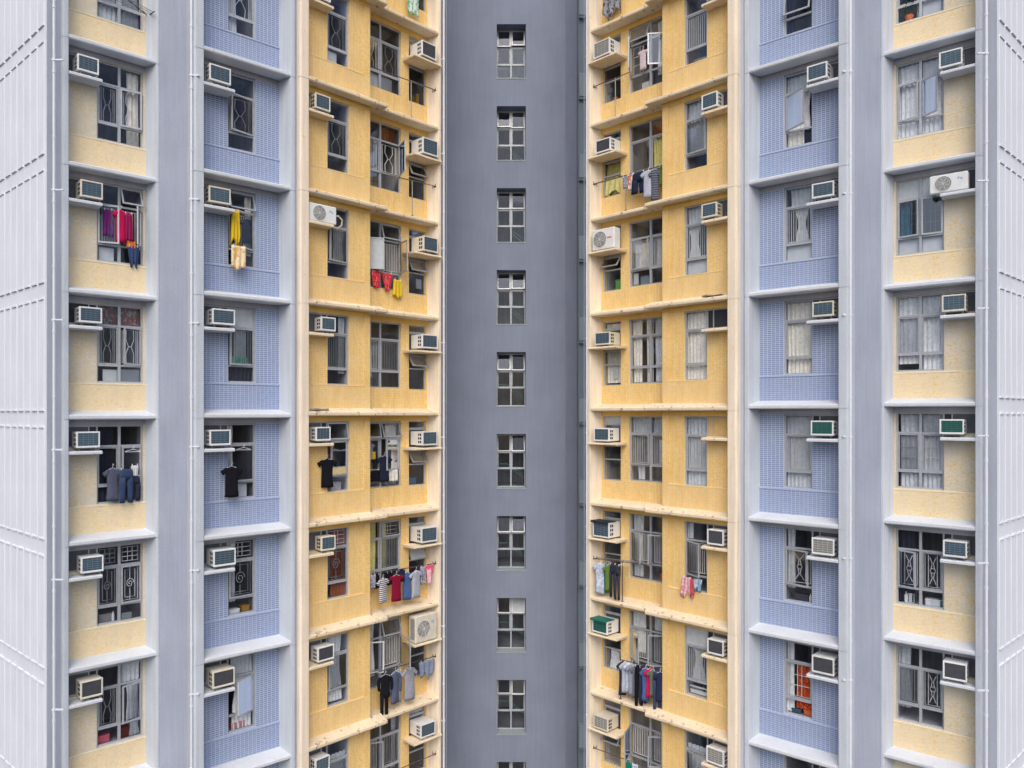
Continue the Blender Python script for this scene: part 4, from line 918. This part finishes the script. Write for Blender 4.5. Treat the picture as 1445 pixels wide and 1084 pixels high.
D(E1, -1, 3.68, .42, -1.72, .42, .62, MT, 'towel', 'mint and white towel hanging at top of left yellow bay', 'towel', None, taper=.1)
D(E1, 6, 2.32, .72, -.74, .22, .8, BL, 'blue_cloth', 'blue cloth behind the open sash, lower left yellow bay', 'cloth', None)
# pale yellow and blue bays, left
A1, C1 = BAYS['A'], BAYS['C']
D(A1, 2, .94, .33, -.72, .22, .60, PU, 'purple_cloth', 'purple printed cloth in the third far left window', 'cloth', None, taper=.1)
T(A1, 2, 1.20, .30, -.68, .32, .74, MG, 't_shirt', 'magenta shirt in the third far left window', 't-shirt', None, yaw=10)
D(A1, 2, 1.36, .30, -.74, .18, .62, C('plum', (150, 40, 90)), 'plum_cloth', 'plum cloth right of the magenta shirt', 'cloth', None)
D(A1, 2, 1.47, .30, -1.46, .26, .44, C('dusk blue', (60, 78, 118)), 'blue_cloth', 'dusk blue cloth over the sill of a far left window', 'cloth', None, taper=.45, rag=.2)
D(A1, 2, 1.42, .31, -1.36, .18, .16, OR, 'orange_cloth', 'small orange cloth above the dusk blue cloth', 'cloth', None, hanger=False)
T(A1, 4, 1.02, .28, -1.08, .36, .74, C('slate jersey', (86, 92, 112)), 't_shirt', 'slate grey shirt in the fifth far left window', 't-shirt', None)
Pn_(A1, 4, 1.30, .24, -1.12, .34, .76, DN, 'jeans', 'blue jeans hanging out of the fifth far left window', 'jeans', None, yaw=10)
D(A1, 4, 1.50, .30, -1.05, .16, .24, WH, 'white_cloth', 'small white cloth right of the blue jeans', 'cloth', None, taper=.4)
Pn_(A1, 4, 1.50, .32, -1.3, .26, .56, DD, 'trousers', 'dark trousers behind the small white cloth', 'trousers', None)
D(C1, 2, .86, .20, -.66, .16, .72, YL, 'yellow_shirt', 'bright yellow shirt hanging in the left blue bay', 'shirt', None, taper=-.2, rag=.3, fold=.04)
D(C1, 2, .93, .16, -1.47, .34, .52, CR, 'pillow_case', 'cream patterned pillow case hanging in the left blue bay', 'pillow case', None, taper=-.05, rag=.12)
D(C1, 2, .92, .30, -1.30, .12, .26, NV, 'sock', 'navy sock between yellow shirt and cream pillow case', 'sock', None)
T(C1, 2, 1.26, .50, -.72, .30, .56, C('steel jersey', (92, 104, 128)), 't_shirt', 'steel grey shirt inside the third left blue window', 't-shirt', None)
T(C1, 4, .79, .22, -1.10, .44, .70, BK, 't_shirt', 'black t-shirt hanging outside the fifth left blue window', 't-shirt', None, yaw=-10)
for bb, rr, uu, ln in ((C1, 4, 1.10, 'fifth left blue window'), (A1, 4, 1.46, 'fifth far left window')):
    o = hanger_mesh(.40, .05).build('clothes_hanger', None, bb.w(uu, .30, bb.line(rr) - .68), bb.rot - .2); tag(o, 'empty white clothes hanger at the ' + ln, 'hanger', 'empty clothes hangers')
D(C1, 3, 1.08, .54, -1.28, .42, .20, C('mint', (120, 190, 156)), 'green_cloth', 'mint green cloth behind the fourth left blue window', 'cloth', None, hanger=False, fold=.01)
# right yellow bay
D(E2, -1, 3.86, .44, -1.70, .56, .60, C('grey camouflage', (150, 152, 160), (70, 74, 86), dots=12), 'blanket', 'mottled grey blanket hanging at top of right yellow bay', 'blanket', None, rag=.25, fold=.05)
D(E2, 1, 3.31, n, -1.62, .20, .34, FL_, 'floral_cloth', 'small floral grey cloth on the upper right pole', 'cloth', G2, taper=.2)
D(E2, 1, 3.14, n, -1.62, .18, .42, C('white and orange', (222, 214, 210), (214, 120, 60), dots=6), 'towel', 'white and orange towel beside navy shorts', 'towel', G2, taper=-.2)
Pn_(E2, 1, 2.86, n - .03, -1.64, .46, .56, NV, 'shorts', 'navy shorts pegged on the upper right pole', 'shorts', G2, short=True)
T(E2, 1, 2.54, n - .04, -1.64, .40, .74, LG, 't_shirt', 'pale grey shirt hanging right of the navy shorts', 't-shirt', G2, yaw=20)
T(E2, 1, 2.36, n + .0, -1.64, .30, .84, DS, 't_shirt', 'dark striped shirt right of the pale grey shirt', 't-shirt', G2, yaw=30)
D(E2, 1, 2.20, n + .06, -1.60, .12, .50, GN, 'green_cloth', 'olive cloth at the outer end of upper right pole', 'cloth', G2)
D(E2, 1, 3.98, .66, -1.46, .52, .44, C('pale yellow cloth', (226, 220, 150)), 'yellow_bedding', 'pale yellow bedding behind a small right yellow window', 'bedding', None, rag=.3, fold=.06, hanger=False)
T(E2, 5, 4.16, n - .05, -1.60, .38, .88, SB, 'shirt', 'pale blue shirt at the inner end of right pole', 'shirt', G2, long=False, yaw=20)
T(E2, 5, 4.02, n + .05, -1.62, .28, .82, TE, 't_shirt', 'teal t-shirt beside the pale blue shirt', 't-shirt', G2, yaw=40)
T(E2, 5, 3.88, n - .02, -1.62, .30, .74, GN, 't_shirt', 'olive green t-shirt beside the teal one', 't-shirt', G2, yaw=35)
Pn_(E2, 5, 3.73, n - .02, -1.58, .20, .92, DD, 'jeans', 'dark jeans next to the olive t-shirt', 'jeans', G2, yaw=15)
Pn_(E2, 5, 3.56, n - .06, -1.58, .22, .96, C('charcoal denim', (58, 60, 74)), 'jeans', 'charcoal jeans nearest the rail post', 'jeans', G2, yaw=-10)
cols = [(C('black grey', (52, 54, 64)), 'charcoal'), (LG, 'light grey'), (SB, 'pale blue'), (GY, 'mid grey'), (C('smoke', (108, 112, 126)), 'smoky grey'), (BK, 'black'), (DD, 'dark denim blue'), (BL, 'jersey blue'), (MG, 'magenta pink'), (KH, 'khaki grey'), (DN, 'denim blue'), (NV, 'navy')]
for q, (m_, cn_) in enumerate(cols):
    uu = 3.40 - q * .112; ln = [.95, .85, .8, .86, .9, 1.08, 1.0, .9, .78, .72, 1.08, .8][q]
    f = Pn_ if q in (5, 6, 10) else T
    f(E2, 6, uu, n - .02 - .03 * (q % 2), -1.50, .24 if f is Pn_ else .30, ln, m_, 'trousers' if f is Pn_ else 'shirt', f"{cn_} {'trousers' if f is Pn_ else 'shirt'} in the crowded row of laundry, right yellow bay", 'trousers' if f is Pn_ else 'shirt', G2, yaw=[48, 38, 52, 44][q % 4])
D(E2, 7, 3.2, n, -1.54, .2, .4, TE, 'teal_cloth', 'teal cloth on the lowest right pole', 'cloth', G2)
D(E2, 7, 3.0, n, -1.54, .2, .4, SB, 'blue_cloth', 'pale blue cloth on the lowest right pole', 'cloth', G2)
T(E2, 0, 2.90, .56, -.90, .30, .54, C('rosy white', (220, 206, 214)), 't_shirt', 'rosy white shirt hanging in the top right yellow window', 't-shirt', None, sleeve=.12)
D(E2, 5, 1.34, .24, -1.58, .24, .44, C('pink white print', (226, 190, 198), (216, 136, 148), dots=12), 'pink_cloth', 'pink printed cloth over the narrow right yellow sill', 'cloth', None, taper=-.4, rag=.3, hanger=False, fold=.04)
D(E2, 5, 1.18, .22, -1.60, .12, .40, C('rosy red', (206, 92, 106)), 'red_cloth', 'rosy red cloth over the narrow right yellow sill', 'cloth', None, taper=.1, hanger=False, rag=.3)
D(E2, 5, 1.02, .23, -1.56, .24, .28, C('sky towel', (150, 186, 214), (210, 220, 230), dots=9), 'blue_towel', 'sky blue towel over the narrow right yellow sill', 'towel', None, taper=.3, hanger=False, rag=.3, fold=.04)
# torn scraps lying on two ledges
for bb, u0, lab in ((E1, .42, 'torn grey paper lying on the left cream ledge'), (E2, .55, 'torn dark sheet lying on the right cream ledge')):
    mb = MB(); rr = random.Random(3 if bb is E1 else 5)
    pts = [(-.28, -.02), (-.12, -.08), (.08, -.05), (.26, -.09), (.30, .0), (.12, .03), (.02, .1), (-.10, .04), (-.2, .05)]
    mb.loft([[(x, y + .0, .0 + rr.uniform(0, .03)) for x, y in pts], [(x * .97, y * .97, .035 + rr.uniform(0, .03)) for x, y in pts]], 'acgrey')
    row = 4 if bb is E1 else 3
    o = mb.build('paper_scrap', None, bb.w(u0, .13, bb.line(row) + .125), bb.rot + .1); tag(o, lab, 'scrap', None)

# small household things on the window sills
def thing_box(bay, row, u, n_, z, w, d, h, mat, name, label, cat):
    mb = MB(); mb.bevbox(-w / 2, w / 2, 0, d, 0, h, .01, mat)
    mb.bevbox(-w / 2 - .004, w / 2 + .004, -.004, d + .004, h - .03, h + .004, .004, mat)
    tag(mb.build(name, None, bay.w(u, n_, bay.line(row) + z), bay.rot), label, cat)
def bottle(bay, row, u, n_, z, h, r, mat, label):
    mb = MB(); mb.loft([[(rr * math.cos(t * math.pi / 6), rr * math.sin(t * math.pi / 6), zz) for t in range(12)] for rr, zz in ((r * .9, 0), (r, .02), (r, h * .65), (r * .4, h * .8), (r * .4, h))], mat)
    tag(mb.build('bottle', None, bay.w(u, n_, bay.line(row) + z), bay.rot, smooth=True), label, 'bottle')
A2_, C2_ = BAYS['A2'], BAYS['C2']
sl = -1.86
def inner_sill(b): return b.r + .16
thing_box(A2_, 5, .98 + .45, inner_sill(A2_), sl, .16, .2, .22, 'board', 'carton', 'small white carton on the sixth far right window sill', 'carton')
thing_box(A2_, 5, 1.00, inner_sill(A2_), sl, .26, .2, .15, 'case', 'storage_box', 'low white box on the sixth far right window sill', 'box')
bottle(A2_, 5, .80, inner_sill(A2_), sl, .22, .035, M['greencover'], 'green bottle beside the low white box, far right window')
bottle(A2_, 5, 1.52, inner_sill(A2_), sl, .26, .04, M['case'], 'white bottle beside the small carton, far right window')
thing_box(C2_, 5, 1.1, inner_sill(C2_), sl, .34, .2, .16, 'acdark', 'radio', 'dark boxy radio on the sixth right blue window sill', 'radio')
bottle(C2_, 5, .88, inner_sill(C2_), sl, .2, .03, M['case'], 'white bottle beside the dark radio, right blue window')
thing_box(C2_, 6, .95, inner_sill(C2_), sl, .18, .15, .12, 'orange', 'tin', 'orange tin under the red printed curtain', 'tin')
thing_box(C2_, 6, 1.22, inner_sill(C2_), sl, .22, .15, .1, 'acblue', 'tin', 'slate blue tin under the red printed curtain', 'tin')
thing_box(A1, 5, .95, inner_sill(A1), sl, .30, .2, .18, 'acgrey', 'storage_box', 'grey box on the sixth far left window sill', 'box')
bottle(A1, 5, 1.10, inner_sill(A1), sl, .22, .03, M['case'], 'white bottle beside grey box, far left window')
thing_box(A1, 6, .90, inner_sill(A1), sl, .26, .2, .16, C('rose tin', (200, 96, 110)), 'storage_box', 'rose pink box on the lowest far left window sill', 'box')
thing_box(A1, 6, 1.34, inner_sill(A1), sl, .2, .2, .22, C('rust tin', (140, 72, 60)), 'storage_box', 'rust red box on the lowest far left window sill', 'box')
thing_box(C1, 5, 1.0, inner_sill(C1), sl, .26, .2, .09, 'case', 'tray', 'white tray on the sixth left blue window sill', 'tray')
thing_box(C1, 5, 1.28, inner_sill(C1), sl, .18, .2, .14, C('amber tin', (160, 120, 60)), 'tin', 'amber tin beside the white tray, left blue window', 'tin')
thing_box(C1, 6, 1.1, inner_sill(C1), sl, .3, .16, .14, C('rosy', (206, 140, 140)), 'cushion', 'rosy cushion behind the lowest left blue window', 'cushion')
thing_box(E2, 2, 3.0, .78, -1.92, .26, .2, .26, C('blue fan', (120, 140, 150)), 'desk_fan', 'blue grey appliance behind third right yellow window', 'appliance')
thing_box(E2, 5, 2.40, .78, -1.92, .2, .2, .2, 'orange', 'tin', 'orange tin behind sixth wide right yellow window', 'tin')
thing_box(E2, 6, 1.15, .50, -1.90, .5, .2, .10, 'case', 'tray', 'white tray of jars behind narrow right yellow window', 'tray')
bottle(E2, 6, 1.0, .50, -1.78, .18, .03, M['acblue'], 'slate bottle on the white tray, right yellow window')
thing_box(E2, 0, 1.1, .5, -1.90, .4, .2, .16, C('bedding grey', (150, 146, 146)), 'bedding', 'grey bundle behind the narrow top right yellow window', 'bundle')
thing_box(E2, 2, 3.9, .78, -1.95, .2, .2, .3, C('leaf green', (96, 170, 80)), 'detergent_box', 'leaf green carton behind small right yellow window', 'carton')
thing_box(E1, 4, 3.95, .78, -1.95, .3, .2, .18, C('sky plastic', (110, 150, 190)), 'basin', 'sky blue basin behind fifth small left yellow window', 'basin')
thing_box(E1, 0, 4.16, .78, -1.95, .1, .2, .34, C('amber', (214, 160, 40)), 'carton', 'amber carton behind the top small left yellow window', 'carton')
thing_box(E1, 4, 1.2, .5, -1.90, .3, .2, .2, C('dusty white', (190, 190, 200)), 'bag', 'white bag behind the fifth narrow left yellow window', 'bag')
thing_box(E2, 0, 4.0, .78, -1.95, .14, .2, .14, 'orange', 'tin', 'orange tin behind the top small right yellow window', 'tin')
tag(hanger_mesh(.3).build('clothes_hanger', None, E2.w(3.35, n, E2.line(5) - 1.5), E2.rot + .6), 'empty white hanger on the pole beside charcoal jeans', 'hanger', 'empty clothes hangers')
# leafy plant added in place of greenery reflected in the top far right window
rt = empty('reflected_greenery', A2_.w(1.45, .52, A2_.line(0) - 1.86), A2_.rot); tag(rt, 'leafy stand-in for greenery reflected in the top far right window', 'plant')
mb = MB(); mb.loft([[(rr * math.cos(t * math.pi / 6), rr * math.sin(t * math.pi / 6), zz) for t in range(12)] for rr, zz in ((.07, 0), (.1, .16), (.09, .16))], 'orange'); mb.build('pot', rt)
mb = MB(); rr = random.Random(9); LG_ = cloth('leaf', rgb(96, 122, 60), rgb(60, 84, 48), dots=8)
for q in range(130):
    a = rr.random() * 6.28; z = .18 + rr.random() * .62; d = rr.random() ** .6 * (.30 - abs(z - .5) * .3)
    c = Vector((d * math.cos(a), d * .5 * math.sin(a), z)); v1 = Vector((rr.uniform(-1, 1), rr.uniform(-1, 1), rr.uniform(-.6, .6))).normalized() * .055; v2 = v1.cross(Vector((rr.random(), rr.random(), 1))).normalized() * .022
    mb.face([c - v1, c + v2, c + v1, c - v2], LG_)
mb.build('leaves', rt, recalc=False)

# ------------------------------------------------------------------ ground
def sheet(name, x0, x1, y0, y1, z, m):
    mb = MB(); mb.face([(x0, y0, z), (x1, y0, z), (x1, y1, z), (x0, y1, z)], m); return struct(mb.build(name, recalc=False))
sheet('ground', -600, 600, -600, 600, -.004, 'asphalt')
mb = MB(); mb.box(-40, 40, 4, 40, -.003, .12, 'paving'); struct(mb.build('pavement'))
mb = MB(); mb.box(-40, 40, 3.8, 3.997, -.002, .135, 'kerb'); struct(mb.build('kerb'))
mb = MB()
for q in range(-12, 12): mb.face([(q * 4, -1.0, .004), (q * 4 + 2, -1.0, .004), (q * 4 + 2, -.85, .004), (q * 4, -.85, .004)], 'line')
struct(mb.build('road_marking', recalc=False))

# ------------------------------------------------------------------ light and camera
SUN_EL, SUN_AZ = 46, 182       # high, behind the camera (overcast: wide soft disc)
w = bpy.data.worlds.new('World'); S.world = w; w.use_nodes = True; nt = w.node_tree
bg = nt.nodes['Background']; sky = nt.nodes.new('ShaderNodeTexSky'); sky.sky_type = 'NISHITA'; sky.sun_disc = False
sky.sun_elevation = rad(SUN_EL); sky.sun_rotation = rad(SUN_AZ); sky.air_density = 1.0; sky.dust_density = 4.0; sky.ozone_density = 1.0
nt.links.new(sky.outputs[0], bg.inputs[0]); bg.inputs[1].default_value = .14
L = bpy.data.lights.new('sun', 'SUN'); L.energy = 1.0; L.angle = rad(50); L.color = (1, .99, .95)
lo = bpy.data.objects.new('sun', L); COL.objects.link(lo)
az = rad(SUN_AZ); d = Vector((math.sin(az) * math.cos(rad(SUN_EL)), math.cos(az) * math.cos(rad(SUN_EL)), math.sin(rad(SUN_EL))))
lo.rotation_euler = d.to_track_quat('Z', 'Y').to_euler()
cam = bpy.data.cameras.new('camera'); co = bpy.data.objects.new('camera', cam); COL.objects.link(co); S.camera = co
co.location = (0, 0, ZC); co.rotation_euler = (math.pi / 2, 0, 0)
cam.sensor_width = 36; cam.lens = 1080 / 1445 * 36; cam.shift_x = 28.5 / 1445; cam.shift_y = 41 / 1445; cam.clip_end = 3000
S.view_settings.view_transform = 'Standard'; S.view_settings.look = 'None'; S.view_settings.gamma = 1; S.view_settings.exposure = .34
try: S.cycles.transparent_max_bounces = 16; S.cycles.max_bounces = 8
except Exception: pass
